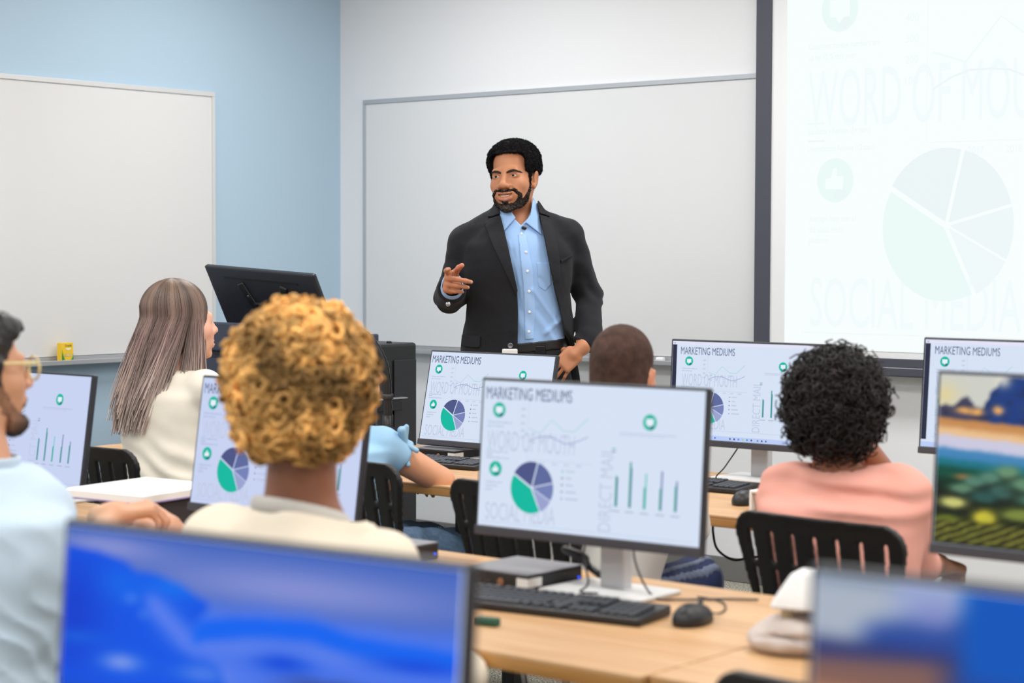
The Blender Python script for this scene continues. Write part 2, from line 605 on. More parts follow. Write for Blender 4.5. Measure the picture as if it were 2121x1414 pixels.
NAVY = (66, 76, 122)
def marketing_slide(fine_text=True):
    S = Slide()
    GRN, PALE, PG = (0, 184, 160), (207, 214, 232), (196, 226, 226)
    S.text('SOCIAL MEDIA', -.2445, -.129, .036, .174, (192, 201, 225))
    S.text('WORD OF MOUTH', -.248, .014, .041, .217, (192, 201, 225))
    S.text('DIRECT MAIL', .062, -.130, .030, .166, (192, 201, 225), rot=PI / 2)
    S.text('MARKETING MEDIUMS', -.255, .1190, .0250, .2125, NAVY)
    for (x, z, kind) in ((-.221, .0965, 0), (-.2235, -.0244, 1), (.1423, .0897, 0)):
        S.disc(x, z, .0158, GRN)
        S.poly([(x + .0018, z - .0055), (x + .0075, z - .0045), (x + .0112, z - .0105), (x + .004, z - .0142), (x - .002, z - .012)], (20, 120, 128))
        if kind == 0:
            S.poly([(x - .0085, z + .007), (x - .0085, z - .005), (x - .0035, z - .0055), (x - .0005, z - .010), (x + .0035, z - .0055), (x + .0085, z - .005), (x + .0085, z + .007)], (230, 240, 250))
        else:
            S.poly([(x - .0085, z - .006), (x - .0085, z + .001), (x - .004, z + .002), (x - .0015, z + .0085), (x + .0012, z + .0085), (x + .0012, z + .003), (x + .007, z + .003), (x + .0065, z - .0065)], (230, 240, 250))
    # line chart
    S.line([(-.147, .128), (-.147, .000), (.012, -.001)], .0008, (186, 195, 220))
    for i, t in enumerate(('500', '400', '300', '200', '100')):
        S.text(t, -.165, .0985 - .0145 * i, .0055, .0105, (166, 176, 206))
    for i, t in enumerate(('2016', '2017', '2018', '2019', '2020')):
        S.text(t, -.143 + .0295 * i, -.0085, .0048, .0125, (166, 176, 206))
    S.line([(-.1425, .0615), (-.116, .0535), (-.089, .0825), (-.060, .0625), (-.034, .061), (-.0007, .090)], .0013, (140, 205, 200))
    S.line([(-.1425, .036), (-.128, .0435), (-.113, .0478), (-.096, .0478), (-.082, .0465), (-.067, .0405), (-.053, .0366), (-.036, .039), (-.018, .045), (0, .053)], .0014, (124, 136, 190))
    # paragraphs under the pictograms
    P = (140, 150, 188)
    S.text('Customer review numbers are', -.248, .0695, .0046, .0615, P)
    S.text('up by 12 % this year', -.248, .0615, .0046, .041, P)
    S.line([(-.248, .0165), (-.233, .0165)], .0011, (120, 200, 190))
    S.text('Satisfactory Reviews (3+ stars)', -.248, .0088, .0044, .054, P)
    S.line([(-.248, .004), (-.233, .004)], .0011, (120, 130, 175))
    S.text('Unsatisfactory Reviews (<3 stars)', -.248, -.0035, .0044, .058, P)
    for i, (t, w) in enumerate((('Averages from over all', .041), ('the social media', .030), ('platforms', .017))):
        S.text(t, -.246, -.0535 - .0078 * i, .0046, w, P)
    # pie
    cx, cz, r, rz = -.130, -.057, .0505, .0505
    wedge(S, cx, cz, 150, 297, GRN, .0025, r, rz)
    wedge(S, cx, cz, 76, 150, (74, 84, 134), .0026, r, rz)
    wedge(S, cx, cz, 14, 76, (92, 104, 156), .0026, r, rz)
    wedge(S, cx, cz, -27, 14, (116, 128, 182), .0026, r, rz)
    wedge(S, cx, cz, -63, -27, (152, 162, 206), .0026, r, rz)
    for i, c in enumerate((GRN, (40, 48, 90), (66, 76, 122), (92, 104, 156), (128, 140, 190))):
        S.rect(-.058, -.0205 - .0137 * i, -.0545, -.017 - .0137 * i, c)
        S.rect(-.0475, -.0200 - .0137 * i, -.0475 + (.020, .013, .018, .026, .031)[i], -.0168 - .0137 * i, (186, 205, 222) if i == 0 else (188, 196, 222))
    # bars
    S.line([(.0746, .066), (.2046, .066)], .0012, (168, 178, 208))
    S.line([(.0746, .0615), (.178, .0615)], .0010, (182, 191, 217))
    S.rect(.0600, .0330, .0685, .0348, GRN); S.rect(.0600, .0275, .0685, .0293, (92, 104, 156))
    for x, g, p in ((.0735, -.0187, -.022), (.1055, .0105, -.001), (.1395, -.0370, -.0100), (.1755, -.0365, -.0030), (.2095, -.0300, -.0200)):
        pc = (88, 200, 190) if x == .1395 else (96, 108, 165)
        S.rect(x - .0005, -.079, x + .0030, p, pc)
        S.rect(x - .0030, -.079, x + .0010, g, (8, 160, 140))
    for x in (.0735, .1055, .1395, .1755, .2095):
        S.rect(x - .010, -.089, x + .010, -.0865, (168, 178, 208))
    S.line([(-.252, -.1335), (.25, -.1335)], .0008, (178, 188, 214))
    return S

SLIDE = marketing_slide()
M_SLIDE = mat('slide graphics', emit=1.0, vc=True)
ME_SLIDE = SLIDE.mesh()
def windowed():
    me = SLIDE.mesh(lambda x: .91 * x + .000, lambda z: .91 * z + .008)
    W = Slide()
    W.rect(-.262, -.122, -.2465, .1460, (38, 42, 66))
    W.rect(.2465, -.122, .262, .1460, (38, 42, 66))
    W.rect(-.262, .1455, .262, .1555, (226, 226, 246))
    W.rect(-.258, .149, -.252, .152, (150, 158, 190))
    W.rect(-.262, -.1420, .262, -.1285, (186, 204, 246))
    for i, (x, c) in enumerate(((-.098, (60, 110, 230)), (-.045, (70, 80, 120)), (-.030, (50, 60, 110)), (-.015, (90, 140, 235)), (0, (180, 200, 120)), (.015, (40, 150, 160)), (.030, (20, 60, 120)),
                                (.052, (120, 130, 170)), (.066, (60, 70, 120)), (.080, (90, 100, 170)))):
        W.disc(x, -.1352, .0030, c)
    return me, W.mesh()
ME_WIN, ME_WINBAR = windowed()
M_SCREEN = mat('lit white screen', (213, 225, 244), emit=1.0, rough=.3)
M_SCREENL = mat('lit lavender screen', (199, 210, 241), emit=1.0, rough=.3)

def picture(fn, nx, nz, x0, z0, x1, z1):
    """a lit picture as a grid of coloured points: fn(u, v) -> sRGB 0..255 arrays, v up"""
    u, v = np.meshgrid(np.linspace(0, 1, nx), np.linspace(0, 1, nz), indexing='ij')
    c = np.clip(fn(u.ravel(), v.ravel()), 0, 255) / 255
    c = np.where(c <= .04045, c / 12.92, ((c + .055) / 1.055) ** 2.4)
    V = np.stack([x0 + (x1 - x0) * u.ravel(), np.zeros(u.size), z0 + (z1 - z0) * v.ravel()], -1)
    i = np.arange(nx * nz).reshape(nx, nz)
    Q = np.stack([i[:-1, :-1], i[1:, :-1], i[1:, 1:], i[:-1, 1:]], -1).reshape(-1, 4)
    return np_mesh(V, Q, c)

def sm(a, b, x):
    t = np.clip((x - a) / (b - a), 0, 1); return t * t * (3 - 2 * t)
def mixc(c, rgb, w): return c * (1 - w[:, None]) + np.array(rgb, float)[None] * w[:, None]
def blob(u, v, cu, cv, ru, rv): return np.exp(-(((u - cu) / ru) ** 2 + ((v - cv) / rv) ** 2))
def nz2(u, v, f, s=0): return vnoise(np.stack([u * f, v * f, np.full_like(u, s * 3.3)], -1).astype(f32), 1.0)

def pic_ridge(u, v):            # deep blue mountain ridges under a pale violet sky; a and b are drafting units across and down
    a, b = u * 838, (1 - v) * (610 + 115 * u)
    n = 9 * nz2(u, v, 11, 1) + 5 * nz2(u, v, 30, 2)
    bl = lambda ca, cb, ra, rb: np.exp(-(((a - ca) / ra) ** 2 + ((b - cb) / rb) ** 2))
    c = np.tile(np.array([66, 100, 188], float), (len(u), 1))
    c = mixc(c, (128, 140, 208), np.clip(bl(90, 38, 130, 26) + bl(520, 88, 330, 52), 0, 1))
    c = mixc(c, (40, 82, 172), sm(16, 0, b))
    c = mixc(c, (72, 116, 232), sm(105, 165, b + n - .02 * a))
    r1 = np.interp(a, [0, 72, 143, 168, 219, 271, 303, 335, 400], [44, 52, 66, 84, 88, 104, 122, 140, 400])
    w = sm(-5, 6, b + .5 * n - r1) * sm(12, -12, a - np.interp(b, [0, 60, 135, 205, 250, 330, 610], [560, 420, 345, 300, 330, 420, 420]))
    c = mixc(c, (0, 82, 226), w)
    c = mixc(c, (0, 108, 236), w * np.clip(bl(260, 112, 70, 26) + .7 * bl(120, 120, 60, 40), 0, 1))
    c = mixc(c, (0, 60, 204), w * bl(20, 190, 80, 120))
    e = (b - 135) * .62 - (a - 190) * .58
    c = mixc(c, (84, 122, 236), np.clip(np.exp(-(e / 26) ** 2) * sm(110, 150, b) * sm(170, 215, a) * sm(300, 240, b), 0, 1))
    r2 = np.interp(a, [290, 330, 437, 552, 640, 838], [204, 180, 160, 152, 176, 190]) + .5 * n
    c = mixc(c, (0, 98, 238), sm(-6, 8, b - r2) * sm(292, 320, a) * sm(52, 36, b - r2))
    c = mixc(c, (100, 134, 236), bl(510, 236, 150, 16) * .9)
    c = mixc(c, (2, 70, 216), bl(500, 256, 60, 22) + bl(760, 232, 90, 16))
    c = mixc(c, (110, 150, 240), bl(160, 148, 16, 10) * .6 + bl(190, 180, 9, 7) * .7)
    c = mixc(c, (10, 96, 222), bl(40, 245, 70, 14) * .8)
    c = mixc(c, (124, 150, 232), bl(145, 292, 46, 18) + .6 * bl(330, 300, 60, 18))
    c = mixc(c, (44, 66, 140), sm(270, 300, b + n - .03 * (a - 500)) * sm(430, 620, a))
    c = mixc(c, (40, 64, 140), sm(330, 400, b))
    return c

def pic_terraces(u, v):         # sunset clouds over green hill terraces; a and b are drafting units across and down the picture
    a, b = u * 630, (1 - v) * 348
    n = nz2(u, v, 40, 3) * .6 + nz2(u, v, 95, 4) * .4
    c = np.tile(np.array([204, 205, 196], float), (len(u), 1))
    bl = lambda ca, cb, ra, rb: np.exp(-(((a - ca) / ra) ** 2 + ((b - cb) / rb) ** 2))
    c = mixc(c, (222, 208, 158), bl(8, 42, 34, 24))
    top = np.interp(a, [0, 30, 48, 62, 72, 84, 100, 118, 135, 160, 260, 420, 630], [64, 62, 50, 46, 52, 64, 62, 32, 12, -6, 20, -8, 10]) + 9 * n
    cl = sm(-4, 5, b - top)
    c = mixc(c, (66, 66, 92), cl)
    c = mixc(c, (28, 60, 126), cl * sm(70, 125, a))
    c = mixc(c, (40, 42, 66), cl * np.clip(n * 1.4, 0, .7))
    c = mixc(c, (232, 226, 208), bl(143, 8, 16, 14) * .8)
    for x, y, r, q_ in ((60, 72, 20, 6), (84, 74, 16, 6), (134, 68, 11, 8), (240, 60, 30, 8)):
        c = mixc(c, (242, 176, 98), np.clip(1.2 * bl(x, y, r, q_) * (1 + .5 * n), 0, 1))
    h = b - .05 * a + 3 * n
    c = mixc(c, (196, 138, 82), sm(84, 92, h)); c = mixc(c, (232, 190, 142), sm(98, 116, h))
    c = mixc(c, (202, 200, 222), sm(118, 128, h))
    c = mixc(c, (66, 132, 184), sm(142, 156, h)); c = mixc(c, (22, 110, 124), sm(162, 180, h))
    c = mixc(c, (12, 76, 62), sm(180, 194, h)); c = mixc(c, (14, 44, 32), sm(200, 222, h)); c = mixc(c, (20, 28, 20), sm(222, 246, h))
    c = mixc(c, (190, 118, 60), bl(62, 208, 22, 5) * .9)
    for x, y, r, q_, col in ((160, 192, 26, 12, (104, 142, 110)), (122, 206, 24, 11, (86, 130, 112)), (88, 216, 24, 10, (82, 126, 110)), (60, 232, 26, 9, (92, 130, 104)), (150, 232, 28, 13, (62, 102, 94)),
                             (110, 246, 30, 11, (44, 84, 80)), (210, 214, 40, 14, (96, 136, 108)), (230, 244, 44, 13, (70, 110, 92)), (300, 225, 50, 16, (92, 126, 90)), (40, 262, 28, 10, (198, 196, 116)),
                             (116, 288, 26, 15, (200, 190, 58)), (30, 300, 32, 10, (112, 124, 40)), (190, 276, 36, 12, (120, 134, 60)), (380, 250, 70, 20, (90, 110, 60))):
        c = mixc(c, (12, 20, 16), np.clip(1.3 * bl(x + 3, y + q_ * .95, r * 1.1, q_ * .9), 0, 1))
        c = mixc(c, col, np.clip(1.5 * bl(x, y, r, q_) * (1 + .25 * n), 0, 1))
    st = np.clip(np.sin((b + .42 * a) * .42 + 1.5 * n) * .5 + .5, 0, 1) ** 2
    low = sm(292, 306, b)
    c = mixc(c, (44, 44, 24), low)
    c = mixc(c, (156, 158, 60), low * st * .8)
    c = mixc(c, (30, 28, 26), sm(338, 350, b))
    return c

def pic_dusk(u, v):             # soft grey to blue with a brown foot
    c = np.tile(np.array([168, 178, 194], float), (len(u), 1))
    c = mixc(c, (120, 138, 160), sm(.965, 1, v))
    c = mixc(c, (150, 164, 206), sm(.10, .17, u) * sm(.86, .93, v))
    c = mixc(c, (40, 74, 156), sm(-.03, .05, .9 + .32 * (u - .12) - v) * sm(.05, .12, u))
    c = mixc(c, (132, 142, 200), blob(u, v, .205, .925, .035, .035) * .9)
    c = mixc(c, (44, 54, 112), sm(.855, .80, v) * (1 - sm(.22, .3, u)))
    c = mixc(c, (128, 94, 88), sm(.80, .74, v - .12 * u) * (1 - sm(.18, .27, u)))
    c = mixc(c, (188, 132, 88), sm(.72, .66, v) * (1 - sm(.16, .3, u)))
    c = mixc(c, (0, 84, 184), sm(.225, .275, u) * sm(.70, .80, v))
    c = mixc(c, (30, 64, 150), sm(.80, .68, v) * sm(.2, .27, u))
    return c
ME_PIC = {'ridge': picture(pic_ridge, 200, 140, -.262, -.142, .262, .1555), 'terraces': picture(pic_terraces, 280, 150, -.262, -.142, .262, .1555),
          'dusk': picture(pic_dusk, 80, 45, -.262, -.142, .262, .1555)}

# yellow chalk box on the left tray
cb = thing('chalk_box', 'small yellow and green box of chalk standing on the left board tray', 'box', (XL + .060, 5.205, .9395), PI / 2 + .12)
link('carton', box((0, 0, .044), (.068, .03, .088), .001), mat('yellow card', (250, 206, 48), .5), cb)
CB = Slide(.0002)
CB.poly([(-.034, 0), (-.034, .050), (-.013, 0)], (24, 140, 70)); CB.poly([(.034, 0), (.034, .030), (.016, 0)], (24, 140, 70))
CB.line([(-.034, .058), (-.010, 0)], .003, (120, 190, 60)); CB.line([(.034, .038), (.013, 0)], .003, (120, 190, 60))
CB.disc(.004, .0655, .016, (246, 240, 214), 180, 360, .010)
CB.text('Crayola', -.016, .072, .0100, .040, (40, 90, 30))
CB.text('CHALK', -.0168, .0278, .0122, .0410, (40, 30, 20)); CB.text('CHALK', -.0160, .0288, .0105, .0390, (252, 252, 248))
link('printed_front', CB.mesh(), mat('printed card', vc=True, rough=.5), cb, (0, -.0152, 0))

# ------------------------------------------------------------------ tables
TT = .735
M_WOOD = wood_mat('light wood table top', (188, 142, 94), (211, 172, 128))
M_EDGE = wood_mat('wood table edge', (164, 116, 58), (196, 146, 84), .5)
def make_table(label, x0, x1, y0, y1):
    t = thing('classroom_table', label, 'table', ((x0 + x1) / 2, (y0 + y1) / 2, 0), 0, 'wood topped classroom tables')
    w, d = x1 - x0 - .004, y1 - y0
    link('table_top', box((0, 0, TT - .004), (w, d, .008), .002), M_WOOD, t)
    link('edge_band', box((0, 0, TT - .0195), (w, d, .023), .002), M_EDGE, t)
    link('apron', box((0, d / 2 - .06, TT - .075), (w - .2, .02, .085), .004), M_BLKMETAL, t)
    leg = None
    for sx in (-1, 1):
        for sy in (-1, 1):
            m = leg.data if leg else box((0, 0, .352), (.045, .045, .704), .004)
            leg = link('leg', m, M_BLKMETAL, t, (sx * (w / 2 - .09), sy * (d / 2 - .09), 0))
    for sx in (-1, 1):
        link('side_rail', box((sx * (w / 2 - .09), 0, .6), (.03, d - .22, .04), .003), M_BLKMETAL, t)
    return t
make_table('wood topped table under the grey desktop computer and front keyboard', -3.63, -1.80, 2.50, 3.28)
make_table('wood topped table at right carrying the sunset picture monitor', -1.80, .03, 2.52, 3.30)
make_table('wood topped table at far left under the leftmost slide monitor', -5.46, -3.63, 2.50, 3.28)
make_table('wood topped back row table beside the lectern, behind the long haired woman', -5.48, -3.65, 4.20, 5.04)
make_table('wood topped back row table in front of the man in the suit', -3.65, -1.82, 4.20, 5.04)
make_table('wood topped back row table at the right edge', -1.82, .01, 4.20, 5.04)
make_table('nearest table, carrying the blue ridge and dusk monitors', -1.83, .0, .72, 1.50)

# ------------------------------------------------------------------ monitors
def housing_mesh():
    bm = bmesh.new()
    bm_box(bm, (0, .008, 0), (.54, .018, .325), .004)
    r = bmesh.ops.create_cube(bm, size=1)
    for v in r['verts']:
        k = .72 if v.co.y > 0 else .98
        v.co = Vector((v.co.x * .50 * k, .016 + (v.co.y + .5) * .028, v.co.z * .29 * k))
    return fin(bm)
ME_HOUSE = housing_mesh()
ME_CHINP = box((0, -.0035, -.1525), (.538, .006, .0185), .002)
ME_GLASS = box((0, -.0012, .0068), (.5255, .003, .2985))
ME_GLASSL = ME_GLASS.copy()
ME_COLUMN = box((0, .012, .12), (.062, .030, .24), .005)
ME_PLATE = box((0, 0, .005), (.235, .175, .010), .004)
ME_HINGE = box((0, .03, 0), (.09, .034, .08), .006)
def monitor(label, pos, yaw, tilt, screen, name='monitor', group='desktop monitors'):
    px, py, pz = pos
    by = py + .075
    t = thing(name, label, 'monitor', (px, by, TT), 0, group)
    T = Matrix.Translation((0, py - by, pz - TT)) @ Matrix.Rotation(math.radians(yaw), 4, 'Z') @ Matrix.Rotation(-math.radians(tilt), 4, 'X')
    def put(n, me, m, par=t):
        o = link(n, me, m, par); o.matrix_local = T if par is t else Matrix.Identity(4); return o
    put('housing', ME_HOUSE, M_BEZEL)
    put('lower_bezel', ME_CHINP, M_CHIN)
    g = put('screen', ME_GLASSL if screen == 'slidel' else ME_GLASS, M_SCREENL if screen == 'slidel' else M_SCREEN)
    if screen in ('slide', 'slidel'):
        put('slide_print', ME_SLIDE, M_SLIDE, g).location = (0, -.0030, 0)
    elif screen == 'window':
        put('slide_print', ME_WIN, M_SLIDE, g).location = (0, -.0030, 0)
        put('window_bars', ME_WINBAR, M_SLIDE, g).location = (0, -.0031, 0)
    else:
        put('wallpaper', ME_PIC[screen], M_SLIDE, g).location = (0, -.0030, 0)
    link('column', ME_COLUMN, M_SILVER, t, (0, .01, .0))
    link('base_plate', ME_PLATE, M_BASE, t, (0, .0, .0))
    put('hinge', ME_HINGE, M_DARK)
    return t
monitor('leftmost slide monitor, showing only green bars, beside the bearded man', (-4.364, 3.163, .937), .4, 8.4, 'slidel')
monitor('slide monitor mostly hidden behind the curly blond head', (-3.219, 3.027, .970), 2.0, 8.7, 'slidel')
monitor('large slide monitor in the middle above the front keyboard and mouse', (-2.299, 3.006, 1.005), 4.0, 4.4, 'slide')
monitor('monitor showing a sunset over green hill terraces', (-1.306, 3.071, 1.056), .3, 4.2, 'terraces')
monitor('slide monitor tilted back below the man in the suit', (-4.088, 4.790, .938), 1.1, 12.5, 'slide')
monitor('slide monitor with a dark left margin behind the black curly head', (-3.129, 4.871, .999), 1.9, 3.2, 'window')
monitor('slide monitor with a dark left margin at the right edge of the picture', (-2.248, 4.825, 1.032), .2, 4.8, 'window')
monitor('nearest monitor showing deep blue mountain ridges', (-1.424, 1.294, .971), 6.0, 4.9, 'ridge')
monitor('blurred nearest monitor at lower right with grey, blue and brown dusk', (-.551, 1.386, 1.000), 3.0, 2.6, 'dusk')

# ------------------------------------------------------------------ projection screen
ps = thing('projection_screen', 'pull down projection screen with black border over the back board', 'screen', (-4.378, YB - .105, .004))
M_SCRB = mat('screen black border', (70, 72, 84), .6)
M_SCRW = mat('screen fabric', (232, 234, 236), .8)
link('fabric', box((1.45, .012, 1.93), (2.9, .004, 1.86)), M_SCRW, ps)
link('side_border', box((.0375, .0065, 1.96), (.075, .007, 1.92)), M_SCRB, ps)
link('side_border', box((2.8625, .0065, 1.96), (.075, .007, 1.92)), M_SCRB, ps)
bm = bmesh.new(); bm_box(bm, (1.45, .004, .985), (2.9, .012, .036), .003); bm_box(bm, (1.45, .002, .949), (2.9, .026, .036), .006)
link('bottom_bar', fin(bm), M_SCRB, ps)
link('bar_trim', box((1.45, -.009, .9665), (2.9, .006, .0035)), M_ALU, ps)
link('case', box((1.45, -.005, 2.925), (3.0, .09, .12), .02), M_WHITE, ps)
M_PROJ = mat('projected light', (246, 253, 252), emit=1.0)
pj = link('projected_image', box((1.45, .0085, 1.945), (2.604, .002, 1.83)), M_PROJ, ps)
me = SLIDE.mesh(lambda x: -4.03 + 4.423 + 5.36 * (x + .222), lambda z: 1.725 + 5.75 * (z + .0244),
                lambda c: tuple((1 - (1 - q) * k) * w for q, k, w in zip(c, (.125, .100, .095), (.94, 1.0, .985))))
link('slide_print', me, M_SLIDE, pj, (0, .006, 0))

# ------------------------------------------------------------------ keyboards, mice, small computers
ME_KEY = box((0, 0, .003), (.0158, .0158, .006), .0015, seg=1)
ME_KEYW = box((0, 0, .003), (.0345, .0158, .006), .0015, seg=1)
ME_SPACE = box((0, 0, .003), (.108, .0158, .006), .0015, seg=1)
def kb_case():
    bm = bmesh.new()
    bm_box(bm, (0, 0, .008), (.442, .136, .014), .004)
    for v in bm.verts:
        if v.co.z > .008: v.co.z += .004 + .05 * v.co.y
    return fin(bm)
ME_KB = kb_case()
def keyboard(label, loc, rz):
    t = thing('keyboard', label, 'keyboard', loc, rz, 'black desktop keyboards')
    link('case', ME_KB, M_BLACK, t)
    P = .019
    tilt = math.atan(.05)
    for r in range(6):
        y = .050 - r * .0195 - (.004 if r else 0)
        z = .0185 + .05 * y
        x0 = -.212
        cols = []
        if r == 0: cols = [(x0 + P * i + (.006 * (i // 4 if i else 0)), ME_KEY) for i in range(0, 14)]
        elif r < 4:
            cols = [(x0 + P * i, ME_KEY) for i in range(13)] + [(x0 + P * 13.5, ME_KEYW)]
        elif r == 4:
            cols = [(x0 + P * .5, ME_KEYW)] + [(x0 + P * (i + 2), ME_KEY) for i in range(10)] + [(x0 + P * 13, ME_KEYW)]
        else:
            cols = [(x0 + P * (i * 1.25), ME_KEY) for i in range(3)] + [(x0 + P * 6.1, ME_SPACE)] + [(x0 + P * (9.6 + i * 1.25), ME_KEY) for i in range(4)]
        cols += [(x0 + .283 + P * i, ME_KEY) for i in range(3) if r not in (3,)]
        if r > 0: cols += [(x0 + .351 + P * i, ME_KEY) for i in range(4)]
        for x, m in cols:
            link('key', m, M_KEY, t, (x, y, z), (tilt, 0, 0))
    return t
keyboard('black keyboard on the front wooden table beside the black mouse', (-2.272, 2.862, TT), math.radians(9))
keyboard('black keyboard under the tilted back slide monitor on the back row', (-4.16, 4.60, TT), math.radians(6))
keyboard('black keyboard on the back row beside the pink shirted person', (-3.20, 4.655, TT), math.radians(3))

mf = Fld(ell((0, 0, .006), (.031, .056, .031)))
mf.u(ell((0, -.02, .010), (.028, .036, .029)), .01)
mf.cut(lambda P: -P[:, 2], .004)
mf.sub(cap((0, .012, .0385), (0, .07, .026), .0012), .001)
ME_MOUSE = sdf_mesh(mf, (-.04, -.065, -.004), (.04, .065, .05), .0022)
def mouse(label, loc, rz, cord):
    t = thing('computer_mouse', label, 'mouse', loc, rz, 'black computer mice')
    link('shell', ME_MOUSE, M_BLACK, t)
    link('scroll_wheel', sdf_mesh(Fld(rbox((0, .028, .0335), (.003, .008, .006), .003)), (-.008, .015, .02), (.008, .042, .045), .0018), M_DARK, t)
    link('cord', tube(spline(cord, 6), .0018, 6), M_BLACK, t)
    return t
mouse('black mouse on the front wooden table right of the keyboard', (-1.992, 2.932, TT), math.radians(8), [(0, .05, .012), (.005, .10, .004), (-.01, .16, .003), (-.05, .22, .003), (-.11, .24, .003)])
mouse('black mouse on the back row beside the pink shirt', (-2.85, 4.445, TT), math.radians(10), [(0, .05, .012), (-.01, .10, .004), (-.05, .20, .003), (-.12, .30, .003)])

M_PCTOP = mat('computer lid', (128, 128, 134), .5)
M_LABEL = mat('paper label', (232, 232, 230), .6)
M_BADGE = mat('copper badge', (150, 104, 78), .4, .4)
M_LED = mat('blue indicator', (40, 80, 255), emit=2.5)
def mini_pc(label, loc, rz):
    t = thing('desktop_computer', label, 'computer', loc, rz, 'small black desktop computers')
    link('chassis', box((0, 0, .0175), (.178, .182, .034), .003), M_BLACK, t)
    link('lid', box((0, 0, .0360), (.176, .18, .003), .0012), M_PCTOP, t)
    link('asset_label', box((.0895, -.069, .020), (.0012, .046, .018)), M_LABEL, t)
    link('asset_label', box((.0755, -.0915, .020), (.029, .0012, .018)), M_LABEL, t)
    link('round_badge', lathe([(.0085, 0), (.0085, .0014), (.006, .002)], 20), M_BADGE, t, (.018, -.091, .016), (PI / 2, 0, 0))
    bm = bmesh.new()
    for i in range(3): bm_box(bm, (-.06 + .022 * i, -.0912, .015), (.013, .002, .006))
    link('front_ports', fin(bm), M_DARK, t)
    link('power_light', box((.0896, .078, .012), (.0015, .004, .004)), M_LED, t)
    return t
mini_pc('small black desktop computer with white label left of the front keyboard', (-2.513, 3.062, TT), 0)
mini_pc('small black desktop computer behind the blond person, under the hidden monitor', (-2.952, 3.10, TT), 0)
mini_pc('small black desktop computer under the tilted back slide monitor', (-4.245, 4.80, TT), 0)

# cables
def cord(name, label, pts, r=.0028, m=M_BLACK):
    o = link(name, tube(spline(pts, 8), r, 7), m)
    return tag(o, label, 'cable')
cord('cable_loop', 'black cable hanging in a loop under the back row table', [(-2.90, 4.36, .700), (-2.90, 4.36, .66), (-2.885, 4.36, .615), (-2.84, 4.37, .590), (-2.78, 4.37, .603), (-2.70, 4.38, .615), (-2.60, 4.42, .63), (-2.56, 4.5, .66)], .0035)
cord('monitor_cable', 'thin grey cable curling on the base of the middle slide monitor', [(-2.33, 3.10, .90), (-2.325, 3.03, .83), (-2.29, 2.998, .77), (-2.30, 2.985, .752), (-2.26, 2.99, .752)], .0022, M_DARK)
cord('monitor_cable', 'grey cable lying behind the middle slide monitor base toward the right', [(-2.27, 3.12, .86), (-2.24, 3.09, .80), (-2.19, 3.08, .742), (-2.14, 3.10, .739), (-2.08, 3.16, .739), (-2.02, 3.20, .739)], .0022, M_DARK)
cord('monitor_cable', 'bundled black cables between the grey computer and the silver stand', [(-2.42, 3.17, .765), (-2.40, 3.12, .79), (-2.43, 3.10, .81), (-2.38, 3.10, .80), (-2.40, 3.14, .775), (-2.36, 3.13, .76)], .008)
cord('monitor_cable', 'thin black looped cable left of the back row monitor stand', [(-3.12, 4.92, .87), (-3.20, 4.90, .865), (-3.225, 4.89, .845), (-3.19, 4.89, .838), (-3.155, 4.90, .86), (-3.19, 4.86, .78), (-3.21, 4.84, .745), (-3.15, 4.83, .741), (-3.08, 4.82, .741)], .0022)

# power hoods
M_BEIGE = mat('grey beige fabric', (196, 184, 178), .85, bump=(220, .2))
def hood_cover(n=4):
    b0, b1, z0, z1 = .054, .031, .0, .064
    bm = bmesh.new()
    ring = lambda h, z, ox: [bm.verts.new((sx * h + ox, sy * h, z)) for sx, sy in ((-1, -1), (1, -1), (1, 1), (-1, 1))]
    a = ring(b0, z0, 0); b = ring(b0 - .002, z0 + .012, 0); c = ring(b1, z1, .010)
    for lo, hi in ((a, b), (b, c)):
        for i in range(4): bm.faces.new((lo[i - 1], lo[i], hi[i], hi[i - 1]))
    bm.faces.new(c); bm.faces.new(a[::-1])
    bmesh.ops.bevel(bm, geom=[e for e in bm.edges], offset=.008, segments=3, affect='EDGES', profile=.5)
    return fin(bm, True)
pouch = Fld(ell((0, 0, .030), (.090, .075, .032)), ell((-.012, -.03, .022), (.085, .06, .024)), ell((.03, .02, .04), (.05, .05, .025)), k=.02)
pouch.warp(bumpy(26, .010, 2)); pouch.sub(cap((-.12, -.07, .030), (.12, -.085, .034), .006), .006)
pouch.cut(lambda P: -P[:, 2], .004)
po = tag(link('pouch', sdf_mesh(pouch, (-.14, -.12, -.006), (.14, .12, .075), .0045), M_BEIGE, loc=(-1.700, 2.862, TT), rot=(0, 0, .15)),
         'crumpled grey beige cloth pouch on the front table under the white hood', 'pouch')
hd = thing('power_hood', 'white tapered plastic hood above the grey beige pouch', 'hood', (-1.703, 2.857, TT + .054), .25)
link('cover', hood_cover(), M_WHITE, hd, (0, 0, .022))
link('post', lathe([(.012, 0), (.012, .024)], 14), mat('tan plastic', (190, 172, 140), .5), hd, (-.030, -.020, 0))
link('post', lathe([(.012, 0), (.012, .024)], 14), MATS['tan plastic'], hd, (.026, .022, 0))
pb = thing('power_box', 'white box with slotted front on the back row table behind a black chair', 'box', (-2.69, 4.40, TT), .05)
bm = bmesh.new()
bm_box(bm, (0, 0, .052), (.16, .13, .008), .003)
for sx in (-1, 1): bm_box(bm, (sx * .076, 0, .025), (.008, .13, .05), .002)
bm_box(bm, (0, .05, .025), (.15, .008, .05), .002)
link('shell', fin(bm), M_WHITE, pb)
link('sockets', box((0, -.03, .02), (.13, .012, .028), .002), mat('beige sockets', (200, 190, 170), .5), pb)

# green eraser beside the front keyboard
tag(link('rubber_eraser', box((0, 0, .008), (.045, .02, .016), .004), mat('dark green rubber', (34, 84, 66), .6), loc=(-2.268, 2.665, TT), rot=(0, 0, .2)),
    'small dark green eraser at the edge of the front table beside the blue ridge monitor', 'eraser')

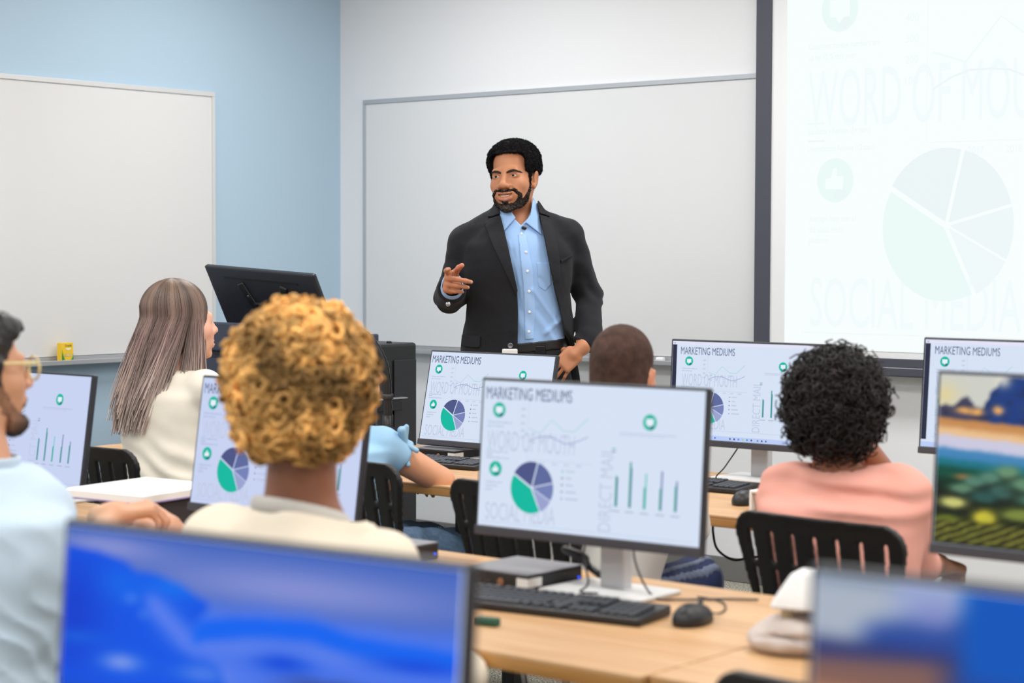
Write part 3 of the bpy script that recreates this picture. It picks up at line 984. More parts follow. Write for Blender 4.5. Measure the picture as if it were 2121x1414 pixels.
# ------------------------------------------------------------------ chairs
def chair_back_field():
    # local: x across, y toward the sitter, z up; reclined and curved
    W = .225
    def f(P):
        x, y, z = P[:, 0], P[:, 1], P[:, 2]
        yc = -.20 - .20 * (z - .50) + .32 * x * x          # panel centre line, curving round the sitter at the sides
        w = np.interp(z, [.48, .60, .80, .86], [.135, .175, .218, .218]).astype(f32)
        d1 = np.maximum(np.abs(x) - w, np.abs(z - .675) - .18)
        q = np.stack([np.abs(x) - (w - .05), np.abs(z - .675) - .13], 1)
        d2 = np.linalg.norm(np.maximum(q, 0), axis=1) + np.minimum(q.max(1), 0) - .05
        t = np.abs(y - yc) - .007
        rim = np.clip(1 + d2 / .02, 0, 1) * .003
        d = np.maximum(d2, t - rim)
        return d.astype(f32)
    F = Fld(f)
    def slots(P):
        x, y, z = P[:, 0], P[:, 1], P[:, 2]
        k = 1 + .35 * (z - .8)                            # slots fan out a little toward the top
        u = x / k
        c = np.clip(np.round(u / .058), -3, 3) * .058
        dx = np.abs(u - c)
        d = np.full(len(x), 1., f32)
        for z0, z1 in ((.748, .808), (.660, .722), (.570, .632)):
            dz = np.maximum(np.maximum(z0 - z, z - z1), 0)
            d = np.minimum(d, np.sqrt(dx * dx + dz * dz) - .0064)
        return d.astype(f32)
    F.sub(slots, .002)
    return F
ME_CBACK = sdf_mesh(chair_back_field(), (-.25, -.32, .48), (.25, -.12, .87), .0042)
sf = Fld(rbox((0, .02, .445), (.22, .215, .012), .012)); sf.warp(lambda P: (.20 * P[:, 0] ** 2 * -1).astype(f32))
ME_CSEAT = sdf_mesh(sf, (-.25, -.23, .41), (.25, .27, .48), .007)
M_CHAIR = mat('black chair shell', (20, 20, 22), .5)
CHAIRS = []
def chair(label, x, y, rz):
    if not CHAIRS:
        t = thing('classroom_chair', label, 'chair', (x, y, 0), rz, 'black slotted classroom chairs')
        link('backrest', ME_CBACK, M_CHAIR, t)
        link('seat', ME_CSEAT, M_CHAIR, t)
        for sx in (-1, 1):
            link('leg', tube([(sx * .235, .235, .008), (sx * .20, .17, .435)], .0115, 8), M_METAL, t)
            link('leg', tube(spline([(sx * .235, -.27, .008), (sx * .205, -.20, .40), (sx * .185, -.20, .52), (sx * .165, -.222, .60)], 4), .0115, 8), M_METAL, t)
            link('side_bar', tube([(sx * .20, .17, .428), (sx * .205, -.19, .428)], .010, 8), M_METAL, t)
        CHAIRS.append(t)
        return t
    c = copy_tree(CHAIRS[0])
    c.location = (x, y, 0); c.rotation_euler = (0, 0, rz); c['label'] = label
    return c
chair('black slotted chair holding the person in the pink shirt', -2.094, 3.83, -.07)
chair('black slotted chair whose backrest shows below the middle slide monitor', -2.985, 3.87, -.05)
chair('black slotted chair of the long haired woman, left of the white pad', -4.55, 3.775, 0)
chair('black slotted chair right of the blond curly head, below the light blue sleeve', -3.675, 4.02, -.15)
chair('black slotted chair under the blond person', -2.29, 2.15, 0)
chair('black slotted chair of the bearded man, at the lower left corner', -3.16, 2.08, -.3)
chair('empty black slotted chair at the lower right front of the front table', -1.235, 2.44, 0)

# ------------------------------------------------------------------ lectern with monitor, rack, microphone
M_NAVY = mat('dark navy laminate', (54, 60, 78), .55)
M_NAVYD = mat('dark laminate', (40, 43, 56), .6)
lc = thing('lectern', 'dark navy lectern under the black monitor turned away', 'lectern', (-5.875, 5.45, 0), 0)
link('body', box((0, 0, .52), (.72, .56, 1.02), .004), M_NAVYD, lc)
link('plinth', box((0, .02, .03), (.70, .50, .06)), M_BLACK, lc)
link('front_lip', box((0, -.29, 1.088), (.76, .03, .115), .008), M_NAVY, lc)
link('desk_top', box((0, .01, 1.043), (.76, .60, .03), .006), M_NAVY, lc)
for sx in (-1, 1):
    link('side_panel', box((sx * .371, .0, .545), (.022, .60, 1.09), .006), M_NAVY, lc)
link('front_panel', box((0, -.2835, .56), (.66, .01, .88), .004), M_NAVY, lc)

def lectern_monitor():
    t = thing('monitor', 'black monitor seen from behind on the dark lectern', 'monitor', (-5.68, 5.335, 1.058), 0)
    T = Matrix.Translation((-.005, -.01, .157)) @ Matrix.Rotation(math.radians(-1), 4, 'Z') @ Matrix.Rotation(math.radians(3.0), 4, 'Y') @ Matrix.Rotation(math.radians(29), 4, 'X')
    def put(n, me, m):
        o = link(n, me, m, t); o.matrix_local = T; return o
    bm = bmesh.new(); bm_box(bm, (0, 0, 0), (.65, .022, .33), .006)
    put('housing', fin(bm), M_BEZEL)
    put('screen', box((0, .0115, .004), (.63, .002, .31)), M_BLACK)
    put('vent_slot', box((0.0, -.0115, .118), (.44, .003, .007)), M_BLACK)
    bm = bmesh.new()
    bm_box(bm, (0, -.016, -.04), (.17, .012, .11), .006)
    for sx in (-1, 1):
        bm_box(bm, (0, 0, 0), (.040, .014, .15), .006, Matrix.Translation((sx * .105, -.014, .03)) @ Matrix.Rotation(sx * .35, 4, 'Y'))
    put('wall_bracket', fin(bm), M_BLACK)
    bm = bmesh.new()
    for sx in (-1, 1):
        for z in (.045, -.03): bm_box(bm, (sx * .10 * (1 if z > 0 else .6), -.022, z), (.008, .004, .008), .001)
    put('screws', fin(bm), M_METAL)
    link('arm', box((0, -.06, .02), (.07, .05, .16), .018), M_DARK, t)
    link('foot', box((0, -.05, .006), (.20, .16, .012), .004), M_BLACK, t)
    return t
lectern_monitor()

rk = thing('equipment_rack', 'tall black equipment cabinet beside the lectern, left of the tilted monitor', 'cabinet', (-5.27, 5.43, 0), .0)
M_RACK = mat('rack black', (26, 27, 31), .45)
link('carcass', box((0, 0, .535), (.24, .36, 1.07), .012), M_RACK, rk)
M_RP = mat('rack dark panel', (34, 35, 40), .4)
link('front_panel', box((0, -.182, .54), (.20, .008, .98), .003), M_RP, rk)
link('side_door', box((.122, -.055, .53), (.008, .15, .95), .003), M_RP, rk)
link('side_door', box((.122, .105, .53), (.008, .13, .95), .003), M_RP, rk)
bm = bmesh.new()
for i in range(6): bm_box(bm, (0, 0, 0), (.004, .003, .05), 0, Matrix.Translation((.1265, -.11 + .016 * i, .97)) @ Matrix.Rotation(-.5, 4, 'X'))
link('vent_slats', fin(bm), M_DARK, rk)
link('top_screw', lathe([(.012, 0), (.009, .008)], 12), M_BLACK, rk, (.08, -.02, 1.07))
link('top_screw', lathe([(.012, 0), (.009, .008)], 12), M_BLACK, rk, (.08, .06, 1.07))
link('card_reader', box((.138, -.01, .83), (.03, .15, .045), .004), M_BLACK, rk)
link('reader_bracket', box((.140, .0, .856), (.034, .17, .004)), M_ALU, rk)
link('lock', box((.128, .03, .73), (.006, .012, .022)), M_BLACK, rk)
pn = thing('side_console', 'black console panel with rounded grey edge between lectern and rack', 'panel', (-5.063, 5.155, 0), 0)
link('panel', box((0, 0, .52), (.16, .14, 1.02), .03), M_RACK, pn)
link('edge_trim', tube(spline([(.083, -.04, .02), (.083, -.04, .90), (.075, -.04, 1.0), (.04, -.04, 1.035), (-.08, -.04, 1.055)], 6), .008, 8), mat('grey trim', (110, 112, 118), .45), pn)

mc = thing('gooseneck_microphone', 'thick black gooseneck arching over from the back table beside the rack', 'microphone', (-4.700, 4.965, TT), 0)
goose = spline([(0, 0, .03), (0, 0, .14), (-.004, -.003, .24), (-.016, -.013, .31), (-.045, -.037, .375), (-.080, -.066, .412), (-.12, -.10, .43), (-.16, -.13, .435)], 7)
V, F = tube_geo(goose, [.0165 if i % 2 else .0148 for i in range(len(goose))], 10)
link('flexible_neck', pydata(V, F), M_BLACK, mc)
link('base_tube', tube([(0, 0, .01), (0, 0, .11)], .020, 12), M_BLACK, mc)
link('collar', tube([(0, 0, .168), (0, 0, .186)], .0205, 12), M_DARK, mc)
link('foot', lathe([(.06, 0), (.06, .012), (.02, .02)], 20), M_BLACK, mc)
link('tip', tube([(-.155, -.127, .435), (-.185, -.15, .433)], .017, 10), M_DARK, mc)
cord('white_cable', 'thin white cable curving beside the black gooseneck', [(-4.752, 4.90, .738), (-4.752, 4.90, .84), (-4.768, 4.89, .96), (-4.80, 4.87, 1.05), (-4.845, 4.835, 1.12)], .0025, mat('white cable', (220, 220, 222), .5))

# white pad lying on a dark box
bxo = thing('dark_box', 'low dark grey box under the white pad on the far left table', 'box', (-3.76, 3.12, TT), .1)
link('carton', box((0, 0, .0375), (.22, .18, .075), .004), M_DARK, bxo)
link('lid', box((0, 0, .077), (.222, .182, .004), .001), M_BLACK, bxo)
def pad():
    t = thing('white_pad', 'thick white pad with a purple lower edge lying in front of the bearded man', 'pad', (-3.765, 3.085, TT + .0795), math.radians(7))
    for n, c, s, m in (('pages', (0, 0, .012), (.275, .30, .018), mat('white paper', (240, 240, 240), .7)), ('cover', (0, 0, .0015), (.280, .304, .003), mat('purple cover', (150, 128, 186), .6))):
        link(n, box(c, s, .0012), m, t)
    return t
pad()

# ------------------------------------------------------------------ people
V3_ = np.array
def mpt(o, R, s, p): return np.asarray(o, float) + s * (np.asarray(R) @ np.asarray(p, float))

def add_head(F, o, R, s=1.0, mouth='closed', female=False, ears=True):
    """o = point between the eyes' level at the skull centre, R columns = (subject's right as x, forward y, up z)"""
    q = lambda x, y, z: mpt(o, R, s, (x, y, z))
    E = lambda c, r, k=.012: F.u(ell(q(*c), np.array(r) * s, R), k)
    E((0, -.018, .040), (.074, .097, .082))
    E((0, .026, -.030), (.066, .070, .086), .02)
    E((0, -.016, -.012), (.0715, .080, .070), .02)
    E((0, .034, -.082), (.054 if not female else .049, .056, .040), .02)
    E((0, .078, -.108), (.021, .017, .015), .016)
    F.u(cap(q(-.036, .078, .0155), q(.036, .078, .0155), .0130 * s), .014)
    for sx in (-1, 1):
        E((sx * .041, .058, -.030), (.021, .022, .020), .022)
        E((sx * .024, .076, -.058), (.020, .018, .022), .018)
    for sx in (-1, 1):
        F.sub(ell(q(sx * .032, .102, .001), np.array((.017, .018, .0105)) * s, R), .010)
    F.u(cap(q(0, .088, .012), q(0, .107, -.028), .0078 * s, .0110 * s), .010)
    E((0, .109, -.034), (.0135, .0125, .0105), .008)
    for sx in (-1, 1): E((sx * .0165, .099, -.037), (.0092, .0115, .0088), .006)
    for sx in (-1, 1): F.sub(cap(q(sx * .026, .099, -.040), q(sx * .040, .084, -.062), .0030 * s), .008)
    for sx in (-1, 1):      # lids round the eyeballs
        F.u(ell(q(sx * .032, .0735, .0015), np.array((.0185, .0168, .0140)) * s, R), .004)
        F.sub(ell(q(sx * .032, .098, -.0002), np.array((.0160, .0175, .0036)) * s, R), .002)
    if mouth == 'closed':
        E((0, .094, -.067), (.022, .010, .0055), .005); E((0, .092, -.0765), (.020, .011, .0065), .005)
    else:
        for sx in (-1, 1):
            up = [(0, .1000, -.0620, .0050), (.0150, .0965, -.0608, .0048), (.0350, .0795, -.0545, .0024)]
            lo_ = [(0, .0985, -.0825, .0074), (.0185, .0925, -.0770, .0066), (.0355, .0785, -.0555, .0024)]
            for ch in (up, lo_):
                for a, b in zip(ch, ch[1:]): F.u(cap(q(sx * a[0], *a[1:3]), q(sx * b[0], *b[1:3]), a[3] * s, b[3] * s), .005)
        for sx in (-1, 1):
            op = [(0, .1030, -.0718, .0050), (.0150, .0980, -.0685, .0044), (.0300, .0870, -.0600, .0014)]
            for a, b in zip(op, op[1:]): F.sub(cap(q(sx * a[0], *a[1:3]), q(sx * b[0], *b[1:3]), a[3] * s, b[3] * s), .002)
    for sx in (-1, 1) if ears else ():      # ears
        Re = R @ Ry3(sx * .22) @ Rx3(-.18)
        F.u(ell(q(sx * .0765, -.012, -.012), np.array((.0075, .019, .031)) * s, Re), .006)
        F.u(ell(q(sx * .0740, .000, -.036), np.array((.007, .009, .010)) * s, R), .006)
        F.sub(ell(q(sx * .0860, -.007, -.009), np.array((.006, .0105, .018)) * s, Re), .004)
    return q

def eyes(parent, o, R, s, look=(0, 0), iris=(40, 24, 16)):
    for sx in (-1, 1):
        c = mpt(o, R, s, (sx * .032, .0735, .0))
        d = np.array(R) @ (Rz3(-look[0]) @ Rx3(look[1]) @ np.array([0, 1, 0]))
        V, F_ = [], []
        bm = bmesh.new(); bmesh.ops.create_uvsphere(bm, u_segments=24, v_segments=16, radius=.0150 * s)
        me = fin(bm, True)
        n = len(me.vertices); co = np.empty(n * 3, f32); me.vertices.foreach_get('co', co); co = co.reshape(-1, 3)
        # finer colours than the sphere's own vertices would carry: iris and pupil as caps on it
        link('eyeball', me, mat('eye white', (206, 196, 188), .3), parent, tuple(c))
        rot = Vector((0, 0, 1)).rotation_difference(Vector(d)).to_euler()
        for nm, r, off_, m in (('iris', .0064, .0138, mat('iris', iris, .2)), ('pupil', .0030, .0150, mat('pupil', (8, 8, 8), .15))):
            prof = [(r * s, off_ * s - .0012 * s), (r * .8 * s, off_ * s + .0003 * s), (r * .3 * s, off_ * s + .0012 * s)]
            link(nm, lathe(prof, 16), m, parent, tuple(c), rot)

def add_hand(F, w, Y, Z, side, curls, thumb=((.55, .80, -.15), (.15, .95, -.25)), s=1.0, k=.0045, spread=.06, tips=None, fr=1.0):
    """w wrist, Y along the metacarpals, Z out of the back of the hand; side -1 right hand, +1 left hand (side of the thumb on x = Y x Z)"""
    w = np.asarray(w, float); Y = np.asarray(Y, float); Y /= np.linalg.norm(Y)
    Z = np.asarray(Z, float); Z = Z - Y * (Z @ Y); Z /= np.linalg.norm(Z)
    X = np.cross(Y, Z); R = np.stack([X, Y, Z], 1)
    q = lambda x, y, z: w + s * (R @ np.array([x, y, z]))
    F.u(cap(q(0, -.03, 0), q(0, .02, 0), .026 * s, .027 * s), .012)
    F.u(rbox(q(side * .002, .052, 0), np.array((.040, .044, .0135)) * s, .0125 * s, R), .012)
    F.u(ell(q(side * .026, .035, -.008), np.array((.017, .030, .014)) * s, R), .010)
    L = [(.043, .026, .022), (.047, .030, .023), (.043, .028, .022), (.034, .021, .019)]
    ox = [.030, .0105, -.0095, -.0285]; oy = [.090, .094, .090, .080]
    for i in range(4):
        p = q(side * ox[i], oy[i], 0); an = 0.0
        sp = (1.5 - i) * spread * side
        r0 = (.0092, .0094, .0088, .0078)[i] * fr
        for j in range(3):
            an += math.radians(curls[i][j])
            d = R @ np.array([math.sin(sp) * math.cos(an), math.cos(sp) * math.cos(an), -math.sin(an)])
            p2 = p + d * L[i][j] * s
            F.u(cap(p, p2, (r0 - .0007 * j) * s, (r0 - .0007 * (j + 1)) * s), min(k, .003) if fr < 1 else (k if j else .007))
            p = p2
        if tips is not None:
            nrm = R @ np.array([0, math.sin(an), math.cos(an)])
            tips.append((p + nrm * .006 * s, .0058 * s))
    p = q(side * .022, .022, -.006)
    d1 = R @ (np.array([side * thumb[0][0], thumb[0][1], thumb[0][2]]) / np.linalg.norm(thumb[0]))
    d2 = R @ (np.array([side * thumb[1][0], thumb[1][1], thumb[1][2]]) / np.linalg.norm(thumb[1]))
    p1 = p + d1 * .042 * s; p2 = p1 + (d1 + d2) / 2 * .034 * s; p3 = p2 + d2 * .026 * s
    F.u(cap(p, p1, .0145 * s, .0115 * s), .008); F.u(cap(p1, p2, .0112 * s, .0100 * s), k); F.u(cap(p2, p3, .0100 * s, .0082 * s), k)
    if tips is not None: tips.append((p3 + (R @ np.array([0, 0, 1])) * .006 * s, .006 * s))
    return q

def skin_cols(base, blobs=(), mott=.05):
    """vertex colours: base sRGB with coloured blobs (centre, radius, sRGB, strength)"""
    def g(V):
        c = np.tile(np.array(lin(base)), (len(V), 1))
        c = c * (1 + mott * vnoise(V, 60)[:, None])
        for p, r, rgb, a in blobs:
            r = np.broadcast_to(np.asarray(r, float), (3,))
            w = a * np.clip(1.6 - 1.6 * np.linalg.norm((V - np.asarray(p)) / r, axis=1), 0, 1)
            w = np.minimum(w, a)[:, None]
            c = c * (1 - w) + np.array(lin(rgb)) * w
        return c
    return g

def part(name, F, m, parent, lo, hi, h, colf=None, fine=((), (), ())):
    return link(name, sdf_mesh(F, lo, hi, h, fine, colf), m, parent)

def legs(F, hips, fwd, knee_z, L=.43, r=(.082, .062, .05), spread=.10, foot=0, knees=None):
    fwd = np.asarray(fwd, float); fwd[2] = 0; fwd /= np.linalg.norm(fwd); rt = np.array([fwd[1], -fwd[0], 0])
    out = []
    for i, sx in enumerate((-1, 1)):
        hp = np.asarray(hips) + rt * sx * .085
        kn = (np.asarray(hips) + rt * sx * (.085 + spread / 2) + fwd * L) if knees is None else np.asarray(knees[i], float)
        kn = kn.copy(); kn[2] = knee_z if knees is None else kn[2]
        d = kn - hp; d[2] = 0; d /= np.linalg.norm(d)
        an = kn + d * .03; an[2] = .09
        F.u(cap(hp, kn, r[0], r[1]), .03); F.u(cap(kn, an, r[1], r[2]), .02)
        out.append((an, d))
    return out

M_SHOE = mat('dark shoe', (34, 34, 38), .5)
def shoes(parent, ank, m=None):
    for an, d in ank:
        a = math.atan2(-d[0], d[1]); R = Rz3(a); c = an + d * .055; c[2] = 0
        F = Fld(ell((c[0], c[1], .035), (.045, .135, .05), R), ell((an[0], an[1], .06), (.044, .055, .06), R), k=.03)
        F.cut(lambda P: .003 - P[:, 2], .004)
        lo = c - .17; hi = c + .17; lo[2] = -.01; hi[2] = .14
        part('shoe', F, m or M_SHOE, parent, lo, hi, .008)

def curl_tubes(centres, normals, R_, r, turns, length, seg=16, n=4, rng=None, colf=None):
    """ringlets standing on a surface, as one mesh"""
    rng = rng or np.random.RandomState(3)
    V, Q, C = [], [], []
    th = np.arange(n) * 2 * PI / n
    b = 0
    for c, nr in zip(centres, normals):
        nr = nr / np.linalg.norm(nr)
        tdir = nr * .55 + rng.normal(0, .55, 3); tdir /= np.linalg.norm(tdir)
        a = np.cross(tdir, [0.3, .5, .81]); a /= np.linalg.norm(a); bb = np.cross(tdir, a)
        R0 = R_ * rng.uniform(.7, 1.3); ph = rng.uniform(0, 6.28); tn = turns * rng.uniform(.7, 1.3)
        t = np.linspace(0, 1, seg); ang = ph + 2 * PI * tn * t
        pts = c + (a * np.cos(ang)[:, None] + bb * np.sin(ang)[:, None]) * R0 + tdir * (t * length * rng.uniform(.6, 1.3))[:, None]
        tan = np.gradient(pts, axis=0); tan /= np.linalg.norm(tan, axis=1)[:, None]
        u = np.cross(tan, tdir + 1e-3); u /= np.linalg.norm(u, axis=1)[:, None] + 1e-9; v = np.cross(tan, u)
        rr = r * (1 - .4 * t)
        ring = pts[:, None, :] + (u[:, None, :] * np.cos(th)[None, :, None] + v[:, None, :] * np.sin(th)[None, :, None]) * rr[:, None, None]
        V.append(ring.reshape(-1, 3))
        i = np.arange(seg - 1)[:, None] * n; k = np.arange(n)[None]; k2 = (k + 1) % n
        Q.append((b + np.stack([i + k, i + k2, i + n + k2, i + n + k], -1)).reshape(-1, 4))
        if colf is not None: C.append(np.tile(colf(c, rng), (seg * n, 1)))
        b += seg * n
    return np_mesh(np.concatenate(V), np.concatenate(Q), np.concatenate(C) if C else None)

def ellipsoid_points(n, c, r, keep=None, rng=None):
    i = np.arange(n) + .5
    ph = np.arccos(1 - 2 * i / n); th = PI * (1 + 5 ** .5) * i
    d = np.stack([np.cos(th) * np.sin(ph), np.sin(th) * np.sin(ph), np.cos(ph)], -1)
    P = np.asarray(c) + d * np.asarray(r)
    N = d / np.asarray(r)
    if keep is not None:
        m = keep(P); P, N = P[m], N[m]
    return P, N

# ================= the man in the suit (local frame: x to his left, -y where he faces roughly)
def suit_man():
    root = thing('person', 'standing man in black suit jacket and open collared light blue shirt, pointing forward', 'person', (-4.4455, 5.4073, 0.0), YAW)
    # ---- head
    ho, s = np.array([-.029, .005, 1.7035]), 1.05
    R = Rz3(PI - .37) @ Rx3(.02) @ Ry3(.065)
    body = Fld()
    q = add_head(body, ho, R, s, mouth='open')
    face = Fld(); add_head(face, ho, R, s, mouth='open')
    body.u(cap(q(0, -.02, -.07), (-.012, .035, 1.50), .056, .066), .02)
    trunk = [(.86, .012, 0, .15, .10), (1.05, .005, 0, .145, .095), (1.25, -.005, 0, .15, .10), (1.42, -.018, 0, .17, .105), (1.50, -.02, .01, .12, .075), (1.56, -.02, .02, .06, .055)]
    body.u(stack(trunk), .02)
    SL, SR = np.array([-.205, .015, 1.462]), np.array([.168, .02, 1.487])
    EL, ER = np.array([-.262, .035, 1.265]), np.array([.250, .075, 1.270])
    WL, WR = np.array([-.247, -.205, 1.310]), np.array([.224, -.100, 1.085])
    for a, e, w in ((SL, EL, WL), (SR, ER, WR)):
        body.u(cap(a, e, .045, .038), .02); body.u(cap(e, w, .038, .027), .015)
    tips = []
    add_hand(body, WL + np.array([.003, -.012, .006]), (-.20, -.96, .10), (-.93, .20, .12), -1,
             [(4, 16, 10), (62, 58, 18), (72, 62, 22), (80, 62, 26)], thumb=((.44, .85, -.30), (.34, .80, -.60)), s=1.02, tips=tips)
    add_hand(body, WR + np.array([-.018, -.012, -.012]), (-.66, -.10, -.62), (-.10, -.98, .12), 1,
             [(16, 24, 14), (20, 24, 14), (24, 24, 14), (28, 24, 14)], thumb=((.6, .3, -.8), (.3, .4, -.9)), s=.90, spread=.17, fr=.90, tips=tips)
    hip = np.array([.012, .01, .90])
    for sx in (-1, 1):
        body.u(cap((sx * .09 + .012, .01, .90), (sx * .11 + .012, .0, .50), .075, .055), .03); body.u(cap((sx * .11 + .012, .0, .50), (sx * .12 + .012, .02, .08), .05, .035), .02)
    blobs = [(q(0, .098, -.0630), (.032, .022, .0065), (148, 90, 82), .8), (q(0, .096, -.0815), (.034, .022, .0085), (190, 122, 114), .85),
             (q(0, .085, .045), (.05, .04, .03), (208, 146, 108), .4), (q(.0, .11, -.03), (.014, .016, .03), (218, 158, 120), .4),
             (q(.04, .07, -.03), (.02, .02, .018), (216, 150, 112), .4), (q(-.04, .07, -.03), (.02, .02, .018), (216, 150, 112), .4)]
    for sx in (-1, 1):
        blobs.append((q(sx * .0145, .1055, -.0475), (.0042, .005, .003), (60, 30, 22), .9))  # nostrils not cut; their inner shade is painted into the skin colour
        blobs.append((q(sx * .032, .085, .008), (.018, .02, .0045), (96, 56, 40), .55))
    for p, r in tips: blobs.append((p, r * 1.3, (226, 176, 152), .75))
    hc = [(WL + np.array([.02, -.09, .03]), .11, (186, 118, 88), .55), (tips[4][0], .035, (206, 128, 104), .8)]
    fine = ([], [(-.36, -.04, .0028)], [(1.58, 1.84, .0024), (1.28, 1.42, .0028), (.96, 1.12, .003)])
    part('body', body, mat('skin of the man in the suit', rough=.52, vc=True, bump=(700, .06), spec=.4), root, (-.36, -.47, .05), (.36, .16, 1.86), .0062, skin_cols((188, 127, 92), blobs + hc),
         ([(-.36, -.17, .0030), (-.13, .08, .0024), (.08, .30, .0028)], [(-.47, -.04, .0029), (-.04, .13, .0032)], fine[2]))
    eyes(root, ho, R, s, (.05, 0))
    T = Fld(ell(q(0, .0800, -.0690), np.array((.0270, .0165, .0056)) * s, R))
    lo, hi = q(0, .083, -.0705) - .035, q(0, .083, -.0705) + .035
    part('teeth', T, mat('teeth', (236, 228, 216), .3), root, lo, hi, .0017)
    # ---- hair, brows, beard
    hair = Fld(ell(q(0, -.012, .056), np.array((.0945, .099, .0785)) * s, R), ell(q(0, -.040, .015), np.array((.085, .070, .075)) * s, R), k=.02)
    hair.sub(rbox(q(0, .108, -.026), np.array((.0670, .074, .105)) * s, .025, R), .006)
    hair.sub(rbox(q(0, .075, -.13), np.array((.13, .115, .105)) * s, .02, R), .012)
    for sx in (-1, 1): hair.sub(ell(q(sx * .088, -.004, -.018), np.array((.022, .024, .036)) * s, R), .008)
    hair.sub(rbox(q(0, -.09, -.075), np.array((.13, .12, .080)) * s, .02, R), .02)
    for sx in (-1, 1): hair.u(cap(q(sx * .071, .022, .015), q(sx * .0690, .026, -.026), .0070 * s, .0030 * s), .01)
    hair.warp(bumpy(130, .0022, 1)); hair.warp(bumpy(280, .0016, 2))
    lo, hi = ho + np.array([-.14, -.15, -.12]), ho + np.array([.14, .16, .18])
    hm = mat('short black afro hair', (17, 16, 17), .85, noise=(300, .5), bump=(900, .35), spec=.2)
    hr = part('hair', hair, hm, root, lo, hi, .0027)
    def fuzz(ob, n, rad, r, ln, m, keep=None, colf=None, seed=8):
        nv = len(ob.data.vertices); co = np.empty(nv * 3, f32); no = np.empty(nv * 3, f32)
        ob.data.vertices.foreach_get('co', co); ob.data.vertex_normals.foreach_get('vector', no)
        co, no = co.reshape(-1, 3), no.reshape(-1, 3)
        rng = np.random.RandomState(seed); pick = rng.permutation(nv)[:n]
        if keep is not None: pick = pick[keep(((co[pick] - ho) @ R) / s)]
        tag(link('fuzz', curl_tubes(co[pick], no[pick], rad, r, 1.3, ln, 6, 3, rng, colf), m, ob), kind='stuff')
    fuzz(hr, 8000, .0020, .0007, .0045, hm, lambda L: (L[:, 1] < .07) | (L[:, 2] > .088))
    def brow(P):
        L = (P - A(ho)) @ A(R) / s
        x, z = np.abs(L[:, 0]), L[:, 2]
        pts = A([(.0130, .0110), (.0230, .0150), (.0340, .0168), (.0440, .0150), (.0545, .0085)]); hw = (.0034, .0042, .0042, .0032, .0012)
        d = np.full(len(x), 1., f32); w = np.stack([x, z], 1)
        for k_ in range(4):
            e = pts[k_ + 1] - pts[k_]; t = np.clip((w - pts[k_]) @ e / (e @ e), 0, 1)
            d = np.minimum(d, np.linalg.norm(w - pts[k_] - t[:, None] * e, axis=1) - (hw[k_] + (hw[k_ + 1] - hw[k_]) * t))
        f = face(P)
        return np.maximum(np.maximum(d * s, np.maximum(f - .0019, -f - .003)), .02 - L[:, 1]).astype(f32)
    part('eyebrows', brow, mat('brow hair', (44, 31, 25), .85, noise=(500, .5)), root, lo, hi, .0017)
    beard = Fld()
    for sx in (-1, 1):
        chain = [(.0695, .022, -.028), (.0660, .026, -.055), (.058, .040, -.082), (.042, .064, -.103), (.020, .084, -.112), (0, .090, -.114)]
        rr = (.0035, .0070, .0135, .0165, .0155, .0150)
        for i in range(5):
            a, b = chain[i], chain[i + 1]
            beard.u(cap(q(sx * a[0], a[1], a[2]), q(sx * b[0], b[1], b[2]), rr[i] * s, rr[i + 1] * s), .008)
        beard.u(cap(q(0, .106, -.0530), q(sx * .036, .0865, -.0510), .0044 * s, .0046 * s), .004)
        beard.u(cap(q(sx * .036, .0865, -.0510), q(sx * .0490, .073, -.070), .0046 * s, .0072 * s), .005)
        beard.u(cap(q(sx * .0490, .073, -.070), q(sx * .042, .072, -.098), .0072 * s, .0140 * s), .006)
    
    beard.cut(lambda P: face(P) - .0034, .002)
    beard.sub(ell(q(0, .098, -.0730), np.array((.0390, .040, .0165)) * s, R), .003)
    soul = Fld(cap(q(-.007, .099, -.0945), q(.007, .099, -.0945), .0058 * s), cap(q(0, .099, -.096), q(0, .098, -.112), .0062 * s, .0100 * s)); soul.cut(lambda P: face(P) - .0034, .002)
    beard.u(soul, .002)
    beard.warp(bumpy(330, .0012, 4))
    grey = (lambda V: skin_cols((52, 41, 36), [(q(.0, .095, -.114), (.034, .03, .014), (112, 106, 103), .55), (q(-.04, .066, -.103), (.032, .03, .024), (98, 92, 90), .5), (q(.042, .066, -.103), (.032, .03, .024), (98, 92, 90), .5)], .3)(V) * (1 + .75 * vnoise(V, 420))[:, None])
    bo = part('beard', beard, mat('short greying beard', rough=.85, vc=True, bump=(900, .5), spec=.2), root, lo + np.array([0, 0, -.04]), hi, .0022, grey)
    chin = q(0, .09, -.11)
    fuzz(bo, 2600, .0013, .0005, .0026, MATS['short greying beard'], None, lambda c, r: V3_(lin((132, 128, 126))) * r.uniform(.6, 1.3) if r.rand() < .12 + .38 * math.exp(-(np.linalg.norm(c - chin) / .045) ** 2) else V3_(lin((44, 34, 30))) * r.uniform(.5, 1.4), 9)
    # ---- shirt
    tin = Fld(stack([(.86, .014, 0, .168, .118), (1.0, .010, 0, .165, .113), (1.09, .006, 0, .160, .110), (1.25, -.004, 0, .160, .118), (1.38, -.015, 0, .176, .126), (1.46, -.018, 0, .148, .108),
                     (1.52, -.019, .008, .104, .084), (1.565, -.018, .014, .082, .078), (1.60, -.016, .016, .066, .068)]))
    for sh in (SL, SR): tin.u(cap((-.02, .012, 1.50), (sh - [0, 0, .006]) * .93, .046, .024), .02)
    neckop = poly2([(-0.0323, 1.5572), (-0.0021, 1.5272), (0.0226, 1.5538), (0.0401, 1.5962), (0.0399, 1.6809), (-0.0538, 1.6806)])
    def crease(P, a, b, w, am):
        a, b = A(a), A(b); d = b - a; p = P[:, [0, 2]] - a
        t = np.clip(p @ d / (d @ d), 0, 1)
        return am * np.exp(-((p - t[:, None] * d) ** 2).sum(1) / w ** 2)
